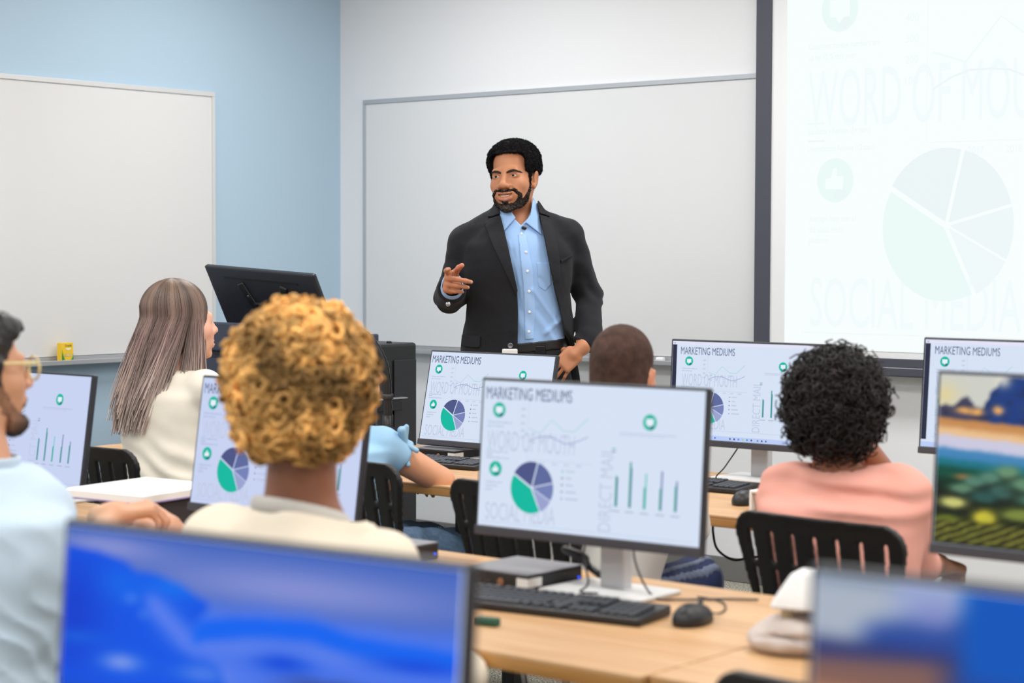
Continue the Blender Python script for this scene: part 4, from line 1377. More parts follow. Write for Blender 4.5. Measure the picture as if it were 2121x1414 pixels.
    def folds(P):
        x, z = P[:, 0], P[:, 2]
        return (crease(P, (0.0429, 1.2921), (0.1284, 1.1718), .010, -.006) + crease(P, (0.0573, 1.2213), (0.1250, 1.1328), .010, .006) + crease(P, (0.0860, 1.1362), (0.1425, 1.1825), .009, -.006)
                + crease(P, (-0.0355, 1.4335), (-0.0030, 1.2211), .008, .004) + crease(P, (0.0675, 1.3365), (0.1155, 1.2923), .008, .004) + crease(P, (-0.0462, 1.4688), (-0.0068, 1.3097), .006, -.003) +
                .0035 * np.sin((x * .8 + z * .55) * 95) * np.exp(-((z - 1.13) / .10) ** 2) + .0018 * np.sin((x * 60) + 8 * z)).astype(f32)
    sh_ = Fld(off(tin, .0)); sh_.warp(folds)
    sh_.cut(lambda P: 1.072 - P[:, 2] + .10 * P[:, 0], .002); sh_.cut(lambda P: P[:, 2] - 1.585, .004)
    sh_.sub(off(tin, -.012), .001)
    sh_.sub(lambda P: np.maximum(neckop(P), P[:, 1] - .0), .002)
    M_SHIRT = mat('light blue shirt cotton', (150, 186, 232), .75, bump=(900, .08), sheen=.2)
    part('shirt', sh_, M_SHIRT, root, (-.28, -.17, 1.04), (.26, .16, 1.62), .0055, None, ([(-.09, .11, .0032)], [(-.15, -.04, .0035)], [(1.5, 1.6, .0032)]))
    coll = lambda P: cap((-.014, .020, 1.50), (-.014, .020, 1.62), .098, .060)(P)
    band = np.minimum
    def collar_piece(poly, n):
        f = Fld(shell(lambda P: smin(coll(P), tin(P), .01), .004, .0105)); f.cut(poly2(poly), .002); f.cut(lambda P: P[:, 1] - .03, .001)
        return f
    cl = collar_piece([(-0.0890, 1.6047), (-0.0657, 1.5041), (-0.0216, 1.5537), (-0.0359, 1.5748), (-0.0713, 1.6171)], 'l')
    part('collar_flap', cl, M_SHIRT, root, (-.14, -.13, 1.48), (.10, .06, 1.65), .0024)
    cr_ = collar_piece([(0.0418, 1.6315), (0.0596, 1.6016), (0.0741, 1.4921), (0.0156, 1.5361), (0.0014, 1.5255), (0.0314, 1.5644)], 'r')
    part('collar_flap', cr_, M_SHIRT, root, (-.14, -.13, 1.48), (.10, .06, 1.65), .0024)
    st = Fld(shell(coll, -.001, .004)); st.cut(lambda P: np.abs(P[:, 2] - 1.585) - .030, .002); st.cut(lambda P: -.0 - P[:, 1] + .0, .002)
    part('collar_band', st, M_SHIRT, root, (-.14, -.12, 1.50), (.10, .16, 1.65), .0035)
    base = Fld(off(tin, 0)); base.warp(folds)
    pf = Fld(shell(base, -.004, .0032)); pf.cut(poly2([(-0.0126, 1.4954), (0.0157, 1.4955), (0.0409, 1.3629), (0.0502, 1.2213), (0.0452, 1.1166), (0.0133, 1.1129), (0.0075, 1.2920), (-0.0035, 1.3982)]), .001); pf.cut(lambda P: P[:, 1] + .02, .001)
    part('placket', pf, mat('shirt placket', (158, 192, 236), .75), root, (-.04, -.17, 1.09), (.07, .0, 1.52), .0028)
    pk_ = Fld(shell(base, -.004, .0028)); pk_.cut(poly2([(0.0532, 1.3931), (0.1028, 1.3932), (0.1084, 1.3136), (0.0854, 1.2887), (0.0606, 1.3063)]), .001); pk_.cut(lambda P: P[:, 1] + .02, .001)
    part('shirt_pocket', pk_, M_SHIRT, root, (.03, -.17, 1.25), (.14, .0, 1.42), .0030)
    btn = lathe([(.0052, 0), (.0055, .0012), (.004, .0018)], 12)
    for bx, bz in ((-0.0323, 1.5536), (-0.0002, 1.4955), (0.0159, 1.4301), (0.0214, 1.3611), (0.0270, 1.2885), (0.0290, 1.2141), (0.0274, 1.1431)):
        y = front_y(base, bx, bz)
        link('shirt_button', btn, mat('pearl button', (232, 236, 244), .3), root, (bx, y - .0048, bz), (PI / 2, 0, 0))
    # ---- jacket
    jk0 = Fld(stack([(.78, .0, .01, .232, .160), (.95, -.006, .01, .226, .152), (1.08, -.012, .005, .210, .140), (1.20, -.008, 0, .194, .134), (1.28, -.008, 0, .188, .136), (1.38, -.016, 0, .204, .142), (1.45, -.018, 0, .208, .130),
                     (1.51, -.017, .01, .160, .104), (1.565, -.015, .018, .098, .090), (1.607, -.014, .02, .076, .076)]))
    jk0.u(cap((-.080, .022, 1.556), SL, .046, .061), .03); jk0.u(cap((.046, .022, 1.552), SR, .046, .060), .03)
    jk = Fld(jk0)
    CL, CR = WL + np.array([-.002, .025, -.012]), np.array([.246, -.072, 1.112])
    DR = np.array([-.45, -.25, -.62]); DR /= np.linalg.norm(DR); CE = CR + DR * .030
    def arm_folds(c, d, fr, am, wd):
        d = np.asarray(d, float); d /= np.linalg.norm(d)
        return lambda P: (am * np.sin((P - A(c)) @ A(d) * fr + 3 * vnoise(P, 14)) * np.exp(-(np.linalg.norm(P - A(c), axis=1) / wd) ** 2)).astype(f32)
    jk.u(cap(SL, EL, .061, .055), .022); jk.u(cap(EL, CL, .056, .054), .02)
    jk.u(cap(SR, ER, .060, .050), .022); jk.u(cap(ER, CR, .050, .047), .02)
    jk.u(cap(CR, CE + DR * .03, .047, .045), .012)
    jk.warp(arm_folds(ER, (.35, .1, .75), 95, .0030, .11)); jk.warp(arm_folds(EL, (.1, .4, .7), 110, .0035, .10)); jk.warp(arm_folds((.14, -.1, 1.12), (.7, 0, .6), 85, .005, .10))
    jk.warp(bumpy(16, .003, 5)); jk.warp(bumpy(42, .0014, 6))
    jk.warp(arm_folds((-.245, 0, 1.37), (.3, .3, .8), 100, .0035, .07)); jk.warp(arm_folds((.225, .05, 1.40), (.5, 0, .7), 75, .0035, .09)); jk.warp(arm_folds((.235, .0, 1.17), (.6, .2, .6), 85, .0026, .09))
    opening = [(-0.0961, 1.6364), (-0.0837, 1.6012), (-0.0640, 1.5076), (-0.0389, 1.3981), (-0.0156, 1.2920), (-0.0118, 1.2211), (-0.0132, 1.0755), (-0.0300, 0.7586), (0.1264, 0.7591), (0.2420, 0.7594), (0.2320, 0.9998), (0.1784, 1.0867), (0.1569, 1.1328), (0.1388, 1.2215), (0.1191, 1.2923), (0.0974, 1.3985), (0.0740, 1.5222), (0.0578, 1.5963), (0.0630, 1.6368)]
    op = poly2(opening)
    body_cut = Fld(jk)
    body_cut.sub(lambda P: np.maximum(op(P), P[:, 1] - .005), .002)
    body_cut.sub(off(tin, .004), .002)
    body_cut.sub(cap((-.014, .02, 1.52), (-.014, .02, 1.70), .070, .064), .002)
    body_cut.sub(cap(CL, CL + (WL - EL) * .5, .040, .043), .003)
    body_cut.sub(cap(CE - DR * .02, CE + DR * .15, .032, .038), .003)
    body_cut.cut(lambda P: (P - A(CE)) @ A(DR) - np.where(np.linalg.norm(P - A(CR), axis=1) > .105, 9, 0).astype(f32), .003)
    body_cut.cut(lambda P: .80 - P[:, 2], .004)
    body_cut.cut(lambda P: -(P - A(CL + np.array([-.002, -.02, .002]))) @ A((EL - WL) / np.linalg.norm(EL - WL)) - np.where(np.linalg.norm(P - A(CL), axis=1) > .16, 9, 0).astype(f32), .006)
    M_SUIT = mat('black wool suit', (27, 28, 33), .85, noise=(260, .18), bump=(1400, .15), spec=.3, sheen=.05)
    part('jacket', body_cut, M_SUIT, root, (-.36, -.30, .78), (.33, .20, 1.64), .0058, None, ([(-.12, .16, .0034)], [(-.17, -.05, .0036)], ()))
    M_SUIT2 = mat('suit lapel', (30, 31, 36), .8, noise=(260, .18), bump=(1400, .15), spec=.3)
    def patch(name, poly, a, b, m, lo, hi, h=.0028):
        f = Fld(shell(jk, a, b)); f.cut(poly2(poly), .002); f.cut(lambda P: P[:, 1] - .02, .001)
        return part(name, f, m, root, lo, hi, h)
    patch('lapel', [(-0.1118, 1.5534), (-0.1366, 1.5357), (-0.1063, 1.4580), (-0.0600, 1.3591), (-0.0173, 1.2707), (-0.0138, 1.2920), (-0.0371, 1.3981), (-0.0622, 1.5076), (-0.0783, 1.5641)], -.004, .0085, M_SUIT2, (-.20, -.19, 1.24), (.02, .05, 1.62))
    patch('lapel', [(0.0915, 1.5611), (0.1182, 1.5364), (0.1345, 1.4340), (0.1420, 1.3278), (0.1370, 1.2392), (0.1191, 1.2923), (0.0974, 1.3985), (0.0740, 1.5222), (0.0650, 1.5663)], -.004, .0085, M_SUIT2, (.03, -.19, 1.22), (.19, .05, 1.62))
    patch('jacket_collar', [(-0.0926, 1.6241), (-0.1102, 1.5887), (-0.1260, 1.5587), (-0.1066, 1.5587), (-0.0783, 1.5694), (-0.0837, 1.6029)], -.004, .0095, M_SUIT2, (-.18, -.19, 1.52), (.0, .10, 1.66))
    patch('jacket_collar', [(0.0595, 1.6245), (0.0808, 1.5928), (0.1057, 1.5593), (0.0880, 1.5646), (0.0650, 1.5716), (0.0578, 1.6033)], -.004, .0095, M_SUIT2, (.0, -.19, 1.52), (.16, .10, 1.66))
    patch('pocket_flap', [(-0.2173, 1.1283), (-0.1481, 1.1267), (-0.1498, 1.0894), (-0.1569, 1.0840), (-0.2208, 1.0874)], -.003, .007, M_SUIT2, (-.28, -.19, 1.05), (-.10, .05, 1.18))
    patch('breast_pocket', [(0.1417, 1.4022), (0.1823, 1.4235), (0.1841, 1.4147), (0.1435, 1.3915)], -.003, .006, M_SUIT2, (.10, -.19, 1.36), (.22, .05, 1.46), .0022)
    jx, jz = (-0.0398, 1.0932)
    link('jacket_button', lathe([(.0095, 0), (.0100, .003), (.0075, .0035), (.0060, .0022), (.001, .0022)], 20), mat('dark metal button', (120, 120, 124), .3, .7), root, (jx, front_y(jk, jx, jz) - .004, jz), (PI / 2, 0, 0))
    cbx = (-0.2604, -0.2000, 1.2450)
    link('cuff_button', lathe([(.0090, 0), (.0085, .004), (.004, .006)], 16), M_METAL, root, (cbx[0], -.245, cbx[2]), (PI / 2, 0, .2))
    # shirt cuffs
    cf = Fld(cap(CL + np.array([0, -.01, .0]), WL + np.array([.001, -.014, .008]), .041, .0385)); cf.sub(cap(CL, WL + (WL - EL) * .2, .036, .034), .001)
    cf.cut(lambda P: (P - A(WL + np.array([0, -.012, .006]))) @ A((WL - EL) / np.linalg.norm(WL - EL)), .003)
    part('shirt_cuff', cf, M_SHIRT, root, (-.32, -.30, 1.22), (-.18, -.12, 1.38), .0026)
    # belt, trousers, shoes
    belt = Fld(shell(tin, -.001, .006)); belt.cut(lambda P: np.abs(P[:, 2] - 1.083 - .10 * P[:, 0]) - .018, .002)
    part('belt', belt, mat('black leather belt', (20, 20, 22), .4), root, (-.20, -.14, 1.03), (.20, .14, 1.14), .0035)
    bx, bz = (0.0684, 1.0758)
    link('belt_buckle', box((0, 0, 0), (.040, .004, .034), .004), mat('dark buckle', (40, 40, 44), .3, .6), root, (bx, front_y(tin, bx, bz) - .009, bz))
    tr = Fld(stack([(.80, .014, .005, .180, .125), (.95, .012, .003, .176, .122), (1.085, .006, 0, .164, .114)]))
    for sx in (-1, 1):
        tr.u(cap((sx * .085 + .012, .01, .90), (sx * .115 + .012, .0, .50), .098, .078), .03); tr.u(cap((sx * .115 + .012, .0, .50), (sx * .125 + .012, .015, .07), .074, .062), .02)
    tr.cut(lambda P: P[:, 2] - 1.078 - .10 * P[:, 0], .003); tr.cut(lambda P: .05 - P[:, 2], .004)
    part('trousers', tr, mat('black trousers', (20, 20, 24), .85), root, (-.26, -.17, .03), (.28, .17, 1.13), .008)
    shoes(root, [(np.array([sx * .125 + .012, .015, .09]), np.array([sx * .2, -.98, 0])) for sx in (-1, 1)], mat('black leather shoe', (18, 18, 20), .35))
    return root, jk, base
SUIT, _jk, _shirt = suit_man()
def local_thing(name, label, cat, p, group=None):
    c, s_ = math.cos(YAW), math.sin(YAW); r = SUIT.location
    return thing(name, label, cat, (r.x + p[0] * c - p[1] * s_, r.y + p[0] * s_ + p[1] * c, p[2]), YAW, group)
px_, pz_ = (-0.0415, 1.0595)
tm = local_thing('clip_transmitter', 'white clip on transmitter at the belt of the man in the suit', 'transmitter', (px_, front_y(_jk, px_, pz_) - .012, pz_))
link('case', box((0, 0, 0), (.056, .020, .045), .004), M_WHITE, tm)
link('dark_notch', box((-.012, -.0102, -.006), (.008, .002, .018), .0008), M_BLACK, tm)
px_, pz_ = (0.0085, 1.5184)
lv = local_thing('lapel_microphone', 'tiny dark microphone clipped below the open shirt collar of the standing man', 'microphone', (px_, front_y(_shirt, px_, pz_) - .008, pz_))
link('capsule', sdf_mesh(Fld(cap((-.004, 0, 0), (.004, 0, -.002), .0055)), (-.014, -.01, -.012), (.014, .01, .012), .0018), M_BLACK, lv)
link('clip', box((.006, .004, .004), (.012, .006, .004), .001), M_METAL, lv)

# ================= people at the desks, seen mostly from behind
def sitter_head(F, o, R, s=1.0, **k): return add_head(F, o, R, s, **k)
V3 = np.array
def gp(name, label, loc): return thing(name, label, 'person', loc, YAW)
M_DENIM = mat('blue denim', (72, 96, 122), .85, noise=(60, .25), bump=(900, .2))

# ---- blond curly head in the cream sweatshirt
def blond_person():
    root = gp('person', 'person with golden curly afro hair in a cream sweatshirt, seen from behind', (-2.3422, 2.2795, 0.0))
    o, s = V3((-0.0092, 0.0200, 1.1808)), 1.0
    R = Rz3(-.10)
    body = Fld(); q = sitter_head(body, o, R, s)
    SL, SR = V3((-0.1716, 0.1300, 0.8988)), V3((0.1284, -0.1000, 0.8947))
    nb = V3((-0.0180, 0.0200, 0.9832))
    body.u(cap(q(0, -.015, -.06), nb, .056, .064), .02)
    hips = V3([nb[0] + .0, nb[1] - .05, .52])
    ya = -.62
    body.u(cap(nb + [0, 0, -.08], hips, .10, .12), .03)
    EL, ER = SL + V3([-.02, .02, -.27]), V3((0.2428, 0.0200, 0.6917))
    WL, WR = V3([SL[0] + .14, .42, .80]), V3([ER[0] - .10, .23, .785])
    for a, e, w in ((SL, EL, WL), (SR, ER, WR)):
        body.u(cap(a, e, .042, .036), .02); body.u(cap(e, w, .036, .026), .015)
    add_hand(body, WL, (.6, .75, -.05), (0, .1, 1), 1, [(20, 25, 15)] * 4)
    add_hand(body, WR, (-.35, .9, -.05), (0, .1, 1), -1, [(20, 25, 15)] * 4)
    part('body', body, mat('skin of the blond person', rough=.5, vc=True), root, (-.40, -.32, .40), (.50, .62, o[2] + .16), .0075, skin_cols((142, 92, 68)))
    sw = Fld(stack([(.47, hips[0], hips[1], .185, .135), (.62, hips[0], hips[1] + .01, .17, .125), (.80, nb[0] + .0, nb[1] - .03, .185, .13), (.90, nb[0], nb[1] - .02, .19, .125), (nb[2] - .045, nb[0], nb[1] - .005, .15, .095), (nb[2] + .005, nb[0] + .002, nb[1] + .0, .083, .078)], ya))
    for a in (SL, SR): sw.u(cap(nb + V3([0, -.01, -.065]), a, .060, .066), .05)
    for a, e, w in ((SL, EL, WL), (SR, ER, WR)):
        sw.u(cap(a, e, .067, .055), .03); sw.u(cap(e, w, .055, .042), .02)
    sw.warp(bumpy(13, .006, 3)); sw.warp(bumpy(34, .0022, 4))
    neckz = lambda P: P[:, 2] - nb[2] + .012 + .30 * (.64 * (P[:, 0] - nb[0]) + .77 * (P[:, 1] - nb[1]))
    sw.sub(cap(nb + [0, 0, -.05], nb + [0, 0, .2], .067, .067), .004); sw.cut(lambda P: np.where(np.linalg.norm(P[:, :2] - A(nb[:2]), axis=1) < .12, neckz(P) + .002, -1).astype(f32), .004)
    part('sweatshirt', sw, mat('cream cotton', (230, 218, 198), .85, bump=(500, .1)), root, (-.42, -.32, .44), (.50, .56, nb[2] + .06), .0075)
    col = Fld(lambda P: np.sqrt((np.linalg.norm(P[:, :2] - A(nb[:2]), axis=1) - .0765) ** 2 + (neckz(P) - .002) ** 2 * .35) - .0095)
    part('collar', col, mat('grey ribbed collar', (196, 192, 186), .85), root, nb - [.13, .13, .06], nb + [.13, .13, .07], .005)
    tr = Fld(cap(hips + V3([-.09, .02, -.0]), hips + V3([.09, -.02, 0]), .10), k=.03)
    an = legs(tr, hips + V3([0, 0, .0]), (.58, .81, 0), .52, .42)
    tr.cut(lambda P: .05 - P[:, 2], .004)
    part('trousers', tr, mat('dark trousers', (40, 42, 50), .85), root, (-.40, -.40, .02), (.62, .62, .66), .010)
    shoes(root, an)
    core = Fld(ell(q(-.004, -.020, .022), (.113, .118, .122), R), ell(q(-.004, -.045, -.025), (.095, .085, .078), R), k=.03)
    core.sub(ell(q(0, .125, -.05), (.085, .085, .12), R), .02)
    core.warp(bumpy(38, .012, 6))
    hm = mat('golden curls', rough=.75, vc=True, noise=(40, .3), spec=.3)
    hr = part('hair', core, hm, root, o - [.19, .19, .20], o + [.19, .19, .20], .006, skin_cols((112, 70, 26), mott=.3))
    P1, N1 = ellipsoid_points(1500, q(-.004, -.018, .024), (.113, .118, .122), lambda P: ((P - q(0, 0, 0)) @ R[:, 1] < .075) & (P[:, 2] > o[2] - .075))
    P2, N2 = ellipsoid_points(700, q(-.004, -.045, -.030), (.097, .086, .078), lambda P: ((P - q(0, 0, 0)) @ R[:, 1] < .02) & (P[:, 2] < o[2] - .0) & (P[:, 2] > o[2] - .094))
    rng = np.random.RandomState(11)
    def cf(c, rng):
        a = rng.rand()
        w = float(vnoise(np.asarray(c, f32)[None], 34, 2)[0])
        b = V3(lin((206, 158, 92))) * (.72 + .6 * a)
        return b * np.clip(1 + 1.0 * w, .30, 1.4)
    me = curl_tubes(np.concatenate([P1, P2]), np.concatenate([N1, N2]), .0105, .0062, 1.5, .024, 12, 5, rng, cf)
    tag(link('curls', me, hm, hr), kind='stuff')
blond_person()

# ---- bearded man with glasses at the left edge
def glasses_man():
    root = gp('person', 'man with black hair, dark beard and pale glasses in a light blue shirt', (-3.0709, 2.1945, 0.0))
    o, s = V3((-0.0723, -0.0000, 1.2004)), 1.0
    R = Rz3(-.92)
    body = Fld(); q = sitter_head(body, o, R, s); face = Fld(); sitter_head(face, o, R, s)
    nb = V3((-0.0530, -0.0400, 0.9978))
    SR, SL = V3((0.0396, -0.0200, 0.9243)), V3((-0.2873, 0.2000, 0.9250))
    body.u(cap(q(0, -.015, -.07), nb + [0, 0, .01], .057, .066), .02)
    hips = V3([nb[0] - .02, nb[1] - .02, .53])
    body.u(cap(nb + [0, 0, -.08], hips, .10, .12), .03)
    ER, EL = V3((0.0205, 0.0600, 0.6182)), SL + V3([.02, .10, -.26])
    WR, WL = V3((0.0871, 0.5000, 0.8496)), V3((0.1849, 0.6600, 0.7993))
    for a, e, w in ((SL, EL, WL + V3([-.05, -.12, -.05])), (SR, ER, WR)):
        body.u(cap(a, e, .042, .036), .02); body.u(cap(e, w, .036, .027), .015)
    body.u(cap(WL + V3([-.05, -.12, -.05]), WL, .03, .027), .01)
    tips = []
    add_hand(body, WR + V3([.0, .0, .0]), (.9, .35, .12), (-.25, -.2, .95), -1, [(48, 62, 35), (52, 62, 35), (56, 62, 35), (60, 62, 35)], s=.98)
    add_hand(body, WL + V3([.015, .0, -.015]), (-.82, .05, .45), (.3, -.55, .75), 1, [(42, 58, 30), (46, 60, 30), (50, 60, 30), (56, 60, 30)], s=.98)
    part('body', body, mat('skin of the bearded man', rough=.5, vc=True), root, (-.44, -.30, .42), (.46, .84, o[2] + .16), .0065,
         skin_cols((206, 150, 116), [(WR + V3([-.06, -.05, -.02]), .09, (172, 150, 120), .6), (q(.08, -.01, -.01), .035, (214, 140, 112), .6)]))  # tan blob behind the wrist paints the forearm's shadow into the skin
    hair = Fld(ell(q(0, -.022, .044), (.086, .106, .080), R), ell(q(0, -.062, .01), (.078, .065, .08), R), k=.02)
    hair.u(ell(q(.02, .046, .072), (.050, .040, .030), R), .03)
    hair.sub(rbox(q(0, .115, -.035), (.075, .062, .105), .03, R), .01)
    hair.sub(rbox(q(0, .065, -.135), (.13, .125, .105), .02, R), .012)
    for sx in (-1, 1):
        hair.sub(ell(q(sx * .086, -.006, -.014), (.024, .026, .040), R), .008)
        hair.u(cap(q(sx * .072, .024, .01), q(sx * .070, .026, -.03), .009, .006), .01)
    hair.warp(bumpy(50, .005, 8)); hair.warp(bumpy(120, .002, 9))
    part('hair', hair, mat('black wavy hair', (24, 22, 23), .45, noise=(60, .5), spec=.5), root, o - [.16, .16, .16], o + [.16, .16, .18], .0045)
    beard = Fld()
    for sx in (-1, 1):
        chain = [(.0695, .022, -.028), (.0660, .028, -.055), (.058, .044, -.082), (.042, .066, -.103), (.020, .086, -.112), (0, .092, -.114)]
        rr = (.010, .016, .019, .019, .019, .020)
        for i in range(5): beard.u(cap(q(sx * chain[i][0], *chain[i][1:]), q(sx * chain[i + 1][0], *chain[i + 1][1:]), rr[i], rr[i + 1]), .01)
        beard.u(cap(q(0, .108, -.055), q(sx * .034, .086, -.072), .006, .008), .004)
    beard.u(ell(q(0, .085, -.118), (.030, .026, .020), R), .012)
    beard.cut(lambda P: face(P) - np.where((P - q(0, .06, -.125)) @ A(R[:, 1]) > -.01, np.clip((o[2] - .085 - P[:, 2]) / .02, 0, 1) * .012 + .0018, .0018).astype(f32), .004)
    beard.sub(ell(q(0, .10, -.073), (.024, .03, .010), R), .003)
    beard.warp(bumpy(160, .002, 3))
    part('beard', beard, mat('dark beard', rough=.85, vc=True, noise=(200, .3)), root, o - [.16, .16, .20], o + [.16, .16, .02], .0035, skin_cols((140, 100, 76), [(q(0, .085, -.120), (.075, .075, .072), (24, 19, 18), 1), (q(0, .10, -.058), (.04, .03, .012), (60, 42, 34), .8)], .2))
    # glasses
    fr = Fld()
    for sx in (-1, 1):
        fr.u(cap(q(sx * .078, -.010, .012), q(sx * .074, .095, .010), .0028, .0038), .002)
        c = q(sx * .036, .108, -.002)
        fr.u(lambda P, c=c: np.sqrt((np.linalg.norm(((P - A(c)) @ A(R))[:, [0, 2]] * A([1, 1.15]), axis=1) - .026) ** 2 + (((P - A(c)) @ A(R))[:, 1]) ** 2) - .0030, .002)
    fr.u(cap(q(-.010, .110, .008), q(.010, .110, .008), .0026), .002)
    part('glasses_frame', fr, mat('clear yellow acetate', (226, 206, 150), .25), root, o - [.15, .15, .05], o + [.15, .15, .06], .0026)
    eyes(root, o, R, s)
    st = Fld(stack([(.47, hips[0], hips[1], .19, .14), (.65, hips[0], hips[1] + .01, .185, .13), (.82, nb[0] + .01, nb[1] - .01, .20, .135), (.93, nb[0], nb[1], .20, .125), (nb[2] - .05, nb[0], nb[1], .15, .095), (nb[2] + .01, nb[0] + .0, nb[1] + .0, .085, .080)], -.55))
    for a in (SL, SR): st.u(cap(nb + V3([0, 0, -.06]), a, .062, .066), .05)
    for a, e in ((SL, EL), (SR, ER)): st.u(cap(a, e, .070, .062), .03)
    st.u(cap(ER, ER + (WR - ER) * .55, .062, .050), .02); st.u(cap(EL, EL + (WL - EL) * .5, .060, .050), .02)
    mid = (SR + ER) / 2
    st.warp(lambda P: (.010 * np.abs(np.sin((P[:, 2] * 1.0 + .9 * P[:, 0] + .3 * P[:, 1]) * 40 + 3.0 * vnoise(P, 9))) ** .6 * np.exp(-((P[:, 2] - mid[2] + .05) / .17) ** 2) - .006).astype(f32))
    st.warp(bumpy(20, .005, 3))
    st.sub(cap(nb + [0, 0, -.02], nb + [0, 0, .2], .069, .069), .004)
    part('shirt', st, mat('pale blue cotton', (194, 213, 230), .8, bump=(600, .1)), root, (-.46, -.34, .44), (.42, .50, nb[2] + .06), .0075)
    cl = Fld(lambda P: np.sqrt((np.linalg.norm(P[:, :2] - A(nb[:2]), axis=1) - .075) ** 2 + np.maximum(np.abs(P[:, 2] - nb[2] - .015) - .02, 0) ** 2) - .004)
    part('shirt_collar', cl, MATS['pale blue cotton'], root, nb - [.12, .12, .05], nb + [.12, .12, .08], .005)
    tr = Fld(cap(hips + V3([-.09, .02, 0]), hips + V3([.09, -.02, 0]), .10), k=.03)
    an = legs(tr, hips, (.60, .80, 0), .53, .42)
    tr.cut(lambda P: .05 - P[:, 2], .004)
    part('trousers', tr, MATS['dark trousers'], root, (-.45, -.40, .02), (.55, .62, .68), .010)
    shoes(root, an)
glasses_man()

# ---- black curls and pink shirt
def pink_person():
    root = gp('person', 'person with black curly hair in a pink shirt, seen from behind', (-2.1980, 3.8030, 0.0))
    o, s = V3((0.0054, 0.0300, 1.0745)), 1.0
    R = Rz3(-.30)
    body = Fld(); q = sitter_head(body, o, R, s)
    nb = V3((0.0070, 0.0100, 0.9180))
    SL, SR = V3((-0.1005, 0.0500, 0.8806)), V3((0.1438, -0.0300, 0.8823))
    body.u(cap(q(0, -.015, -.06), nb, .052, .058), .02)
    hips = V3([nb[0] + .005, nb[1] - .06, .53])
    body.u(cap(nb + [0, 0, -.08], hips, .09, .11), .03)
    ER, WR = V3((0.2000, 0.0600, 0.7071)), V3((0.2985, 0.3000, 0.6659))
    EL, WL = V3((0.2028, 0.4000, 0.8551)), V3((0.0790, 0.1500, 0.9933))
    body.u(cap(SR, ER, .040, .034), .02); body.u(cap(ER, WR, .033, .025), .015)
    body.u(cap(SL, SL + V3([.08, .22, -.14]), .042, .036), .02); body.u(cap(SL + V3([.08, .22, -.14]), EL, .036, .034), .03); body.u(cap(EL, WL, .036, .026), .015)
    add_hand(body, WR, (.62, .62, -.12), (.25, .0, .95), -1, [(55, 70, 40), (58, 70, 40), (62, 70, 40), (64, 70, 40)], s=.98)
    add_hand(body, WL, (-.3, -.35, .85), (.5, .6, .4), 1, [(40, 50, 30)] * 4, s=.95)
    part('body', body, mat('skin of the person in pink', rough=.5, vc=True), root, (-.30, -.32, .42), (.40, .60, o[2] + .16), .0068, skin_cols((168, 108, 80), [(WR + V3([.05, .04, -.02]), .16, (232, 184, 160), .95)]))  # hand painted lighter than the other skin to offset the shade around it
    st = Fld(stack([(.47, hips[0], hips[1], .175, .125), (.62, hips[0], hips[1] + .01, .17, .12), (.78, nb[0] + .002, nb[1] - .03, .185, .12), (.86, nb[0] + .004, nb[1] - .02, .190, .118), (nb[2] - .045, nb[0], nb[1] - .01, .155, .092), (nb[2] + .008, nb[0], nb[1] + .0, .074, .070)], -.12))
    for a in (SL, SR): st.u(cap(nb + V3([0, -.01, -.040]), a, .058, .060), .055)
    st.u(cap(SR, ER, .061, .050), .03); st.u(cap(ER, ER + (WR - ER) * .42, .048, .040), .015)
    st.u(cap(SL, SL + V3([.08, .22, -.14]), .058, .052), .03)
    st.warp(lambda P: (.0085 * np.sin((P[:, 2] + .12 * np.abs(P[:, 0]) + .0 * P[:, 0]) * 120 + 3 * vnoise(P, 7)) * np.exp(-((P[:, 2] - .885) / .06) ** 2 - ((P[:, 0] - nb[0]) / .15) ** 2)).astype(f32))
    st.warp(bumpy(17, .004, 3))
    st.sub(cap(nb + [0, 0, -.02], nb + [0, 0, .2], .062, .062), .004)
    part('shirt', st, mat('pink cotton', (236, 168, 152), .85, bump=(500, .1)), root, (-.32, -.32, .44), (.34, .42, nb[2] + .05), .0068)
    tr = Fld(cap(hips + V3([-.09, .02, 0]), hips + V3([.09, -.02, 0]), .10), k=.03)
    an = legs(tr, hips, (.55, .83, 0), .52, .42)
    tr.cut(lambda P: .05 - P[:, 2], .004)
    part('trousers', tr, M_DENIM, root, (-.40, -.40, .02), (.55, .62, .66), .010)
    shoes(root, an)
    hm = mat('black curls', rough=.5, vc=True, spec=.4)
    core = Fld(ell(q(0, -.020, .014), (.104, .110, .108), R), ell(q(0, -.045, -.035), (.088, .078, .076), R), k=.03)
    core.sub(ell(q(0, .125, -.05), (.085, .085, .12), R), .02)
    core.warp(bumpy(60, .007, 6))
    hr = part('hair', core, hm, root, o - [.18, .18, .20], o + [.18, .18, .20], .006, skin_cols((22, 19, 19), mott=.3))
    P1, N1 = ellipsoid_points(1150, q(0, -.018, .014), (.106, .112, .108), lambda P: ((P - q(0, 0, 0)) @ R[:, 1] < .075) & (P[:, 2] > o[2] - .06))
    P2, N2 = ellipsoid_points(480, q(0, -.045, -.038), (.091, .080, .077), lambda P: ((P - q(0, 0, 0)) @ R[:, 1] < .02) & (P[:, 2] < o[2] - .01) & (P[:, 2] > o[2] - .104))
    rng = np.random.RandomState(5)
    me = curl_tubes(np.concatenate([P1, P2]), np.concatenate([N1, N2]), .0095, .0024, 2.1, .030, 18, 4, rng, lambda c, r: V3(lin((30, 26, 26))) * r.uniform(.5, 1.6))
    tag(link('curls', me, hm, hr), kind='stuff')
pink_person()

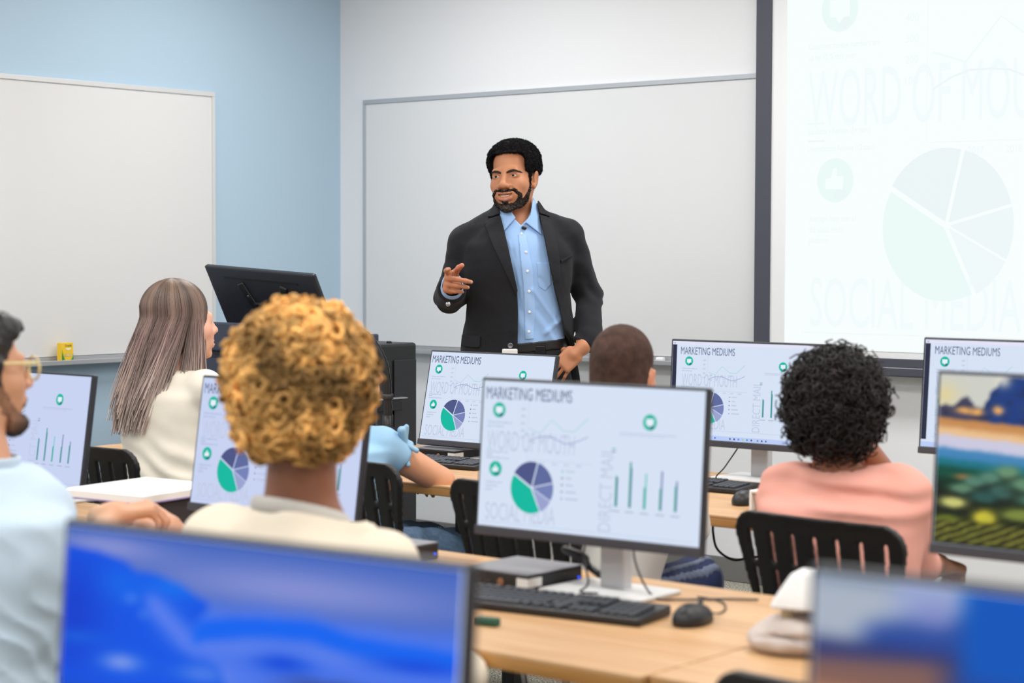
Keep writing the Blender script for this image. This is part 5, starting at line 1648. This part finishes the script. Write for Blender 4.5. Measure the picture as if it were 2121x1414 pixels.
# ---- short haired person in white, behind the middle monitor
def short_hair_person():
    root = gp('person', 'person with short cropped brown hair in a white shirt, behind the middle monitor', (-2.8297, 3.8504, 0.0))
    o, s = V3((-0.0020, 0.0000, 1.1218)), 1.0
    R = Rz3(-.38)
    body = Fld(); q = sitter_head(body, o, R, s)
    nb = V3((-0.0112, -0.0300, 0.9427))
    SL, SR = V3((-0.1525, 0.0800, 0.8570)), V3((0.1294, -0.0800, 0.8704))
    body.u(cap(q(0, -.015, -.07), nb, .055, .062), .02)
    hips = V3([nb[0] - .065, nb[1] - .04, .54])
    body.u(cap(nb + [0, 0, -.08], hips, .10, .12), .03)
    for sh, e, w, sd in ((SL, SL + V3([.02, .16, -.22]), SL + V3([.14, .44, -.225]), 1), (SR, SR + V3([-.03, .20, -.17]), SR + V3([-.16, .42, -.195]), -1)):
        body.u(cap(sh, e, .042, .036), .02); body.u(cap(e, w, .036, .026), .015)
        add_hand(body, w, (.4, .9, -.05), (0, .1, 1), sd, [(20, 25, 15)] * 4)
    part('body', body, mat('skin of the short haired person', rough=.5, vc=True), root, (-.34, -.34, .42), (.40, .72, o[2] + .16), .0068, skin_cols((204, 140, 104), [(q(.08, -.01, -.01), .04, (224, 150, 118), .6)]))
    hair = Fld(ell(q(0, -.018, .040), (.0775, .1005, .0870), R), ell(q(0, -.040, -.02), (.073, .0745, .085), R), k=.02)
    hair.sub(rbox(q(0, .125, -.02), (.10, .066, .105), .02, R), .01)
    hair.sub(rbox(q(0, .075, -.135), (.13, .115, .110), .02, R), .012)
    hair.sub(rbox(q(0, -.04, -.150), (.13, .12, .060), .01, R), .01)
    for sx in (-1, 1): hair.sub(ell(q(sx * .082, .0, -.020), (.016, .026, .036), R), .008)
    hair.warp(bumpy(220, .0012, 8))
    part('hair', hair, mat('short brown hair', (78, 57, 49), .85, noise=(45, .35), bump=(900, .5), spec=.25), root, o - [.13, .14, .14], o + [.13, .14, .15], .0042)
    st = Fld(stack([(.46, hips[0] + .0, hips[1], .168, .13), (.62, hips[0], hips[1] + .01, .162, .12), (.78, nb[0] - .03, nb[1] - .02, .18, .125), (.88, nb[0], nb[1] - .01, .195, .125), (nb[2] - .045, nb[0], nb[1], .15, .092), (nb[2] + .01, nb[0], nb[1], .076, .072)], -.35))
    for a in (SL, SR):
        st.u(cap(nb + V3([0, 0, -.055]), a, .056, .062), .045); st.u(cap(a, a + V3([.03, .09, -.13]), .064, .060), .03)
    st.warp(bumpy(15, .006, 5))
    st.sub(cap(nb + [0, 0, -.02], nb + [0, 0, .2], .064, .064), .004)
    part('shirt', st, mat('white cotton', (232, 230, 224), .85), root, (-.36, -.32, .43), (.40, .32, nb[2] + .05), .008)
    kn = [V3([.02, .42, .56]), V3((0.1963, 0.1600, 0.5711))]
    tr = Fld(cap(hips + V3([-.08, .02, 0]), hips + V3([.08, -.02, 0]), .10), k=.03)
    an = legs(tr, hips, (.62, .78, 0), .56, knees=kn, r=(.092, .066, .055))
    tr.cut(lambda P: .05 - P[:, 2], .004)
    nav = mat('navy trousers', (22, 40, 84), .8)
    tp = part('trousers', tr, nav, root, (-.30, -.36, .02), (.46, .62, .72), .009)
    a, b = hips + V3([.09, -.02, 0]), kn[1]
    sp = Fld(shell(tr, -.004, .005)); d = (b - a) / np.linalg.norm(b - a); side = np.cross(d, [0, 0, 1])
    sp.cut(lambda P: np.minimum(np.abs((P - A(a)) @ A(side) + .012 * 0 - .030), np.abs((P - A(a)) @ A(side) - .056)) - .007, .001)
    sp.cut(lambda P: A(a)[2] - .03 - P[:, 2], .002); sp.cut(lambda P: -((P - A(a)) @ A(d)), .002)
    part('side_stripe', sp, mat('grey stripe', (104, 116, 140), .8), tp, a - .2, b + .2, .006)
    shoes(root, an)
short_hair_person()

# ---- long haired woman in cream
def long_hair_person():
    root = gp('person', 'person with long straight ash brown hair in a cream top, looking right', (-4.7167, 4.0124, 0.0))
    o, s = V3((0.0026, 0.0500, 1.1986)), 1.0
    R = Rz3(-1.0) @ Rx3(.06)
    body = Fld(); q = sitter_head(body, o, R, s, female=True, mouth='open', ears=False)
    nb = V3((-0.0333, 0.0200, 1.0411))
    SL, SR = V3((-0.1447, 0.0800, 0.9900)), V3((0.0926, -0.0600, 1.0003))
    body.u(cap(q(0, -.02, -.06), nb, .046, .052), .02)
    hips = V3((-0.0323, -0.0600, 0.5609))
    body.u(cap(nb + [0, 0, -.07], hips, .085, .11), .03)
    EL, ER = SL + V3([-.02, .14, -.22]), V3((0.1191, 0.0300, 0.7600))
    WL, WR = SL + V3([.18, .26, -.26]), V3([ER[0] + .08, .26, .765])
    for sh, e, w, sd in ((SL, EL, WL, 1), (SR, ER, WR, -1)):
        body.u(cap(sh, e, .036, .031), .02); body.u(cap(e, w, .031, .023), .015)
        add_hand(body, w, (.6, .7, -.05), (0, .1, 1), sd, [(20, 25, 15)] * 4, s=.9)
    part('body', body, mat('skin of the long haired person', rough=.5, vc=True), root, (-.30, -.30, .42), (.40, .60, o[2] + .16), .0068,
         skin_cols((232, 178, 152), [(q(0, .096, -.072), (.025, .02, .012), (196, 100, 96), .7), (q(.045, .065, -.03), .03, (232, 152, 128), .5)]))
    eyes(root, o, R, s)
    st = Fld(stack([(hips[2] - .03, hips[0], hips[1], .165, .12), (.70, hips[0] - .005, hips[1] + .02, .140, .105), (.84, nb[0] - .01, nb[1] - .02, .150, .108), (.97, nb[0] - .003, nb[1] - .01, .158, .105), (nb[2] - .04, nb[0], nb[1], .12, .08), (nb[2] + .0, nb[0], nb[1], .075, .068)], -.40))
    for a, e in ((SL, EL), (SR, ER)):
        st.u(cap(nb + V3([0, 0, -.05]), a, .046, .050), .04); st.u(cap(a, a + (e - a) * .6, .052, .050), .02)
    st.warp(lambda P: (.004 * np.sin((P[:, 2] + .35 * P[:, 0]) * 90 + 3 * vnoise(P, 8)) * np.exp(-((P[:, 2] - .74) / .10) ** 2)).astype(f32))
    st.warp(bumpy(18, .004, 5))
    st.sub(cap(nb + [0, 0, -.02], nb + [0, 0, .2], .056, .056), .004)
    part('top', st, mat('cream top', (240, 232, 216), .85, bump=(500, .1)), root, (-.30, -.30, .44), (.36, .36, nb[2] + .05), .0068)
    tr = Fld(cap(hips + V3([-.08, .02, -.02]), hips + V3([.08, -.02, -.02]), .105), k=.03)
    an = legs(tr, V3([hips[0], hips[1], .53]), (.62, .78, 0), .53, .40)
    tr.cut(lambda P: .05 - P[:, 2], .004)
    part('trousers', tr, MATS['dark trousers'], root, (-.40, -.40, .02), (.55, .60, .68), .010)
    shoes(root, an)
    # hair: a core mass and several hundred strands
    core = Fld(ell(q(0, -.026, .044), (.082, .100, .086), R), ell(q(0, -.070, -.04), (.078, .055, .10), R), k=.03)
    tail = q(0, -.085, -.05)
    for dx in (-.045, 0, .04): core.u(cap(tail + V3([dx, 0, 0]), V3([tail[0] + dx * 1.25 - .055, tail[1] - .055, .985]), .042, .018), .03)
    core.u(cap(q(.066, -.005, -.03), q(.050, .0, -.16), .018, .014), .02)
    core.sub(rbox(q(0, .115, -.05), (.085, .070, .125), .03, R), .012)
    hm = mat('long ash brown hair', rough=.42, vc=True, spec=.5)
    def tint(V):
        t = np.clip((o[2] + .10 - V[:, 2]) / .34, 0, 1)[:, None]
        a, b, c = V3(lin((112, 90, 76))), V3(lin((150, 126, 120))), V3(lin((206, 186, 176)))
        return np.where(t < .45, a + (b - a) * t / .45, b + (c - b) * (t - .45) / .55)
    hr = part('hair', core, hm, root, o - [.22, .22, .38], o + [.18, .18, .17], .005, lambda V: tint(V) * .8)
    rng = np.random.RandomState(21)
    V, Q, C = [], [], []; b = 0
    for i in range(1500):
        az = rng.uniform(.50, 2 * PI - .50)                 # 0 = face direction
        d0 = rng.uniform(.0, .16)
        rear = abs(az - PI) < 1.75
        w = 1.0 if rear else .2
        pts = []
        zt = rng.uniform(-.21, -.35) if rear else rng.uniform(-.15, -.24)
        kx, ky = rng.normal(0, .012, 2)
        rs = rng.uniform(.97, 1.03)
        for j in range(6):
            pol = d0 + (j / 5) * (1.72 - d0)
            l = V3([math.sin(pol) * math.sin(az) * .0910 * rs, -.028 + math.sin(pol) * math.cos(az) * .108 * rs, .044 + math.cos(pol) * .0975 * rs])
            pts.append(q(*l))
        base = pts[-1]; back = q(0, -.075, 0)
        for j in range(6):
            u = (j + 1) / 6
            p = base + V3([-.085 * u * w + kx * u, -.055 * u * w + ky * u, (zt - l[2]) * u])
            p[:2] += (back[:2] - base[:2]) * (.30 * u * u if rear else .05 * u)
            pts.append(p)
        vv, qq = tube_geo(spline(pts, 2), [  .0030 * (1 - .6 * k / 22) for k in range(23)], 3, False)
        vv = np.array([tuple(x) for x in vv]); V.append(vv); Q.append(np.array(qq) + b); b += len(vv)
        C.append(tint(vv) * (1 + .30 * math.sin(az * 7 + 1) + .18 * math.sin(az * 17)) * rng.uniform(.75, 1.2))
    tag(link('strands', np_mesh(np.concatenate(V), np.concatenate(Q), np.concatenate(C)), hm, hr), kind='stuff')
long_hair_person()

# ---- person in light blue with tied sleeve, mostly hidden
def blue_top_person():
    root = gp('person', 'person in light blue top with a tied sleeve, elbow on the back table', (-3.9081, 4.0598, 0.0))
    o, s = V3((-0.0815, 0.1000, 1.0747)), 1.0
    R = Rz3(-1.05)
    body = Fld(); q = sitter_head(body, o, R, s, female=True, ears=False)
    nb = V3((-0.1020, 0.0200, 0.9001))
    SR, SL = V3((0.0282, -0.0000, 0.8521)), V3((-0.2323, 0.1600, 0.8500))
    body.u(cap(q(0, -.02, -.06), nb, .046, .052), .02)
    hips = V3((-0.0863, -0.0800, 0.5838)); hips[2] = .55
    body.u(cap(nb + [0, 0, -.07], hips, .085, .11), .03)
    ER, WR = V3((0.2025, 0.0800, 0.7413)), V3((0.0958, 0.3400, 0.7527))
    EL, WL = SL + V3([.10, .20, -.17]), SL + V3([.26, .26, -.15])
    body.u(cap(SR, ER, .048, .041), .02); body.u(cap(ER, WR, .036, .025), .015)
    body.u(cap(SL, EL, .040, .034), .02); body.u(cap(EL, WL, .034, .025), .015)
    add_hand(body, WR, (-.7, .5, .1), (.3, .3, .9), -1, [(25, 30, 15)] * 4, s=.92)
    add_hand(body, WL, (.7, .5, 0), (0, .2, 1), 1, [(25, 30, 15)] * 4, s=.92)
    part('body', body, mat('skin of the person in light blue', rough=.5, vc=True), root, (-.36, -.30, .44), (.34, .66, o[2] + .16), .0065, skin_cols((214, 154, 118)))
    eyes(root, o, R, s)
    hair = Fld(ell(q(0, -.026, .044), (.084, .102, .086), R), ell(q(0, -.060, -.02), (.080, .06, .10), R), k=.02)
    hair.sub(rbox(q(0, .115, -.05), (.085, .070, .125), .03, R), .012); hair.warp(bumpy(60, .003, 3))
    part('hair', hair, mat('brown tied hair', (70, 50, 38), .6, noise=(80, .3)), root, o - [.16, .16, .18], o + [.16, .16, .17], .006)
    st = Fld(stack([(hips[2] - .04, hips[0], hips[1], .165, .12), (.70, hips[0], hips[1] + .02, .145, .108), (.86, nb[0], nb[1] - .02, .155, .11), (nb[2] - .10, nb[0], nb[1], .155, .10), (nb[2] - .03, nb[0], nb[1], .11, .08), (nb[2] + .0, nb[0], nb[1], .08, .07)], -.5))
    cut_n = (ER - SR) / np.linalg.norm(ER - SR); cp = SR + cut_n * .075
    for a in (SL, SR): st.u(cap(nb + V3([0, 0, -.05]), a, .050, .058), .04)
    st.u(cap(SR, SR + cut_n * .12, .060, .058), .02); st.u(cap(SL, SL + (EL - SL) * .5, .056, .052), .02)
    st.cut(lambda P: np.where(np.linalg.norm(P - A(SR), axis=1) < .24, (P - A(cp)) @ A(cut_n), -9).astype(f32), .003)
    st.warp(bumpy(26, .004, 5))
    st.sub(cap(nb + [0, 0, -.02], nb + [0, 0, .2], .058, .058), .004)
    M_BL = mat('light blue cotton', (150, 190, 220), .85, bump=(500, .1))
    tp = part('top', st, M_BL, root, (-.32, -.30, .48), (.30, .40, nb[2] + .05), .0060)
    kn = cp + V3([.012, -.035, .048])
    knot = Fld(cap(kn, kn + V3([-.010, -.012, .040]), .008, .013), cap(kn, kn + V3([.004, -.006, .050]), .007, .008), cap(kn, kn + V3([.010, -.014, -.062]), .006, .0065), cap(kn, kn + V3([.034, -.006, -.020]), .006, .008), cap(kn, kn + V3([-.040, -.020, -.030]), .006, .005), k=.004)
    part('sleeve_tie', knot, M_BL, tp, kn - .10, kn + .10, .0035)
    kr = V3((0.2515, 0.1000, 0.5195)); kl = kr + V3([-.10, .16, .0])
    tr = Fld(cap(hips + V3([-.08, .02, 0]), hips + V3([.08, -.02, 0]), .10), k=.03)
    an = legs(tr, hips, (.75, .60, 0), .55, knees=[kl, kr], r=(.095, .072, .055))
    tr.warp(bumpy(24, .005, 2)); tr.cut(lambda P: .05 - P[:, 2], .004)
    jt = part('jeans', tr, M_DENIM, root, (-.30, -.36, .02), (.40, .55, .75), .009)
    V, Q = [], []; b = 0; rng = np.random.RandomState(4)
    for i in range(90):
        a = rng.uniform(-.9, 1.0); p = kr + V3([-.055 + .010 * rng.randn() + .03 * a, .02 * a, .062 - .012 * a * a])
        e = p + V3([rng.normal(.008, .008), rng.normal(-.004, .006), rng.uniform(.008, .022)])
        vv, qq = tube_geo([p, (p + e) / 2 + V3([.002, 0, 0]), e], .0013, 3, False); V.append(np.array([tuple(x) for x in vv])); Q.append(np.array(qq) + b); b += len(vv)
    tag(link('frayed_threads', np_mesh(np.concatenate(V), np.concatenate(Q)), mat('frayed denim threads', (120, 146, 172), .9), jt), kind='stuff')
    shoes(root, an)
blue_top_person()
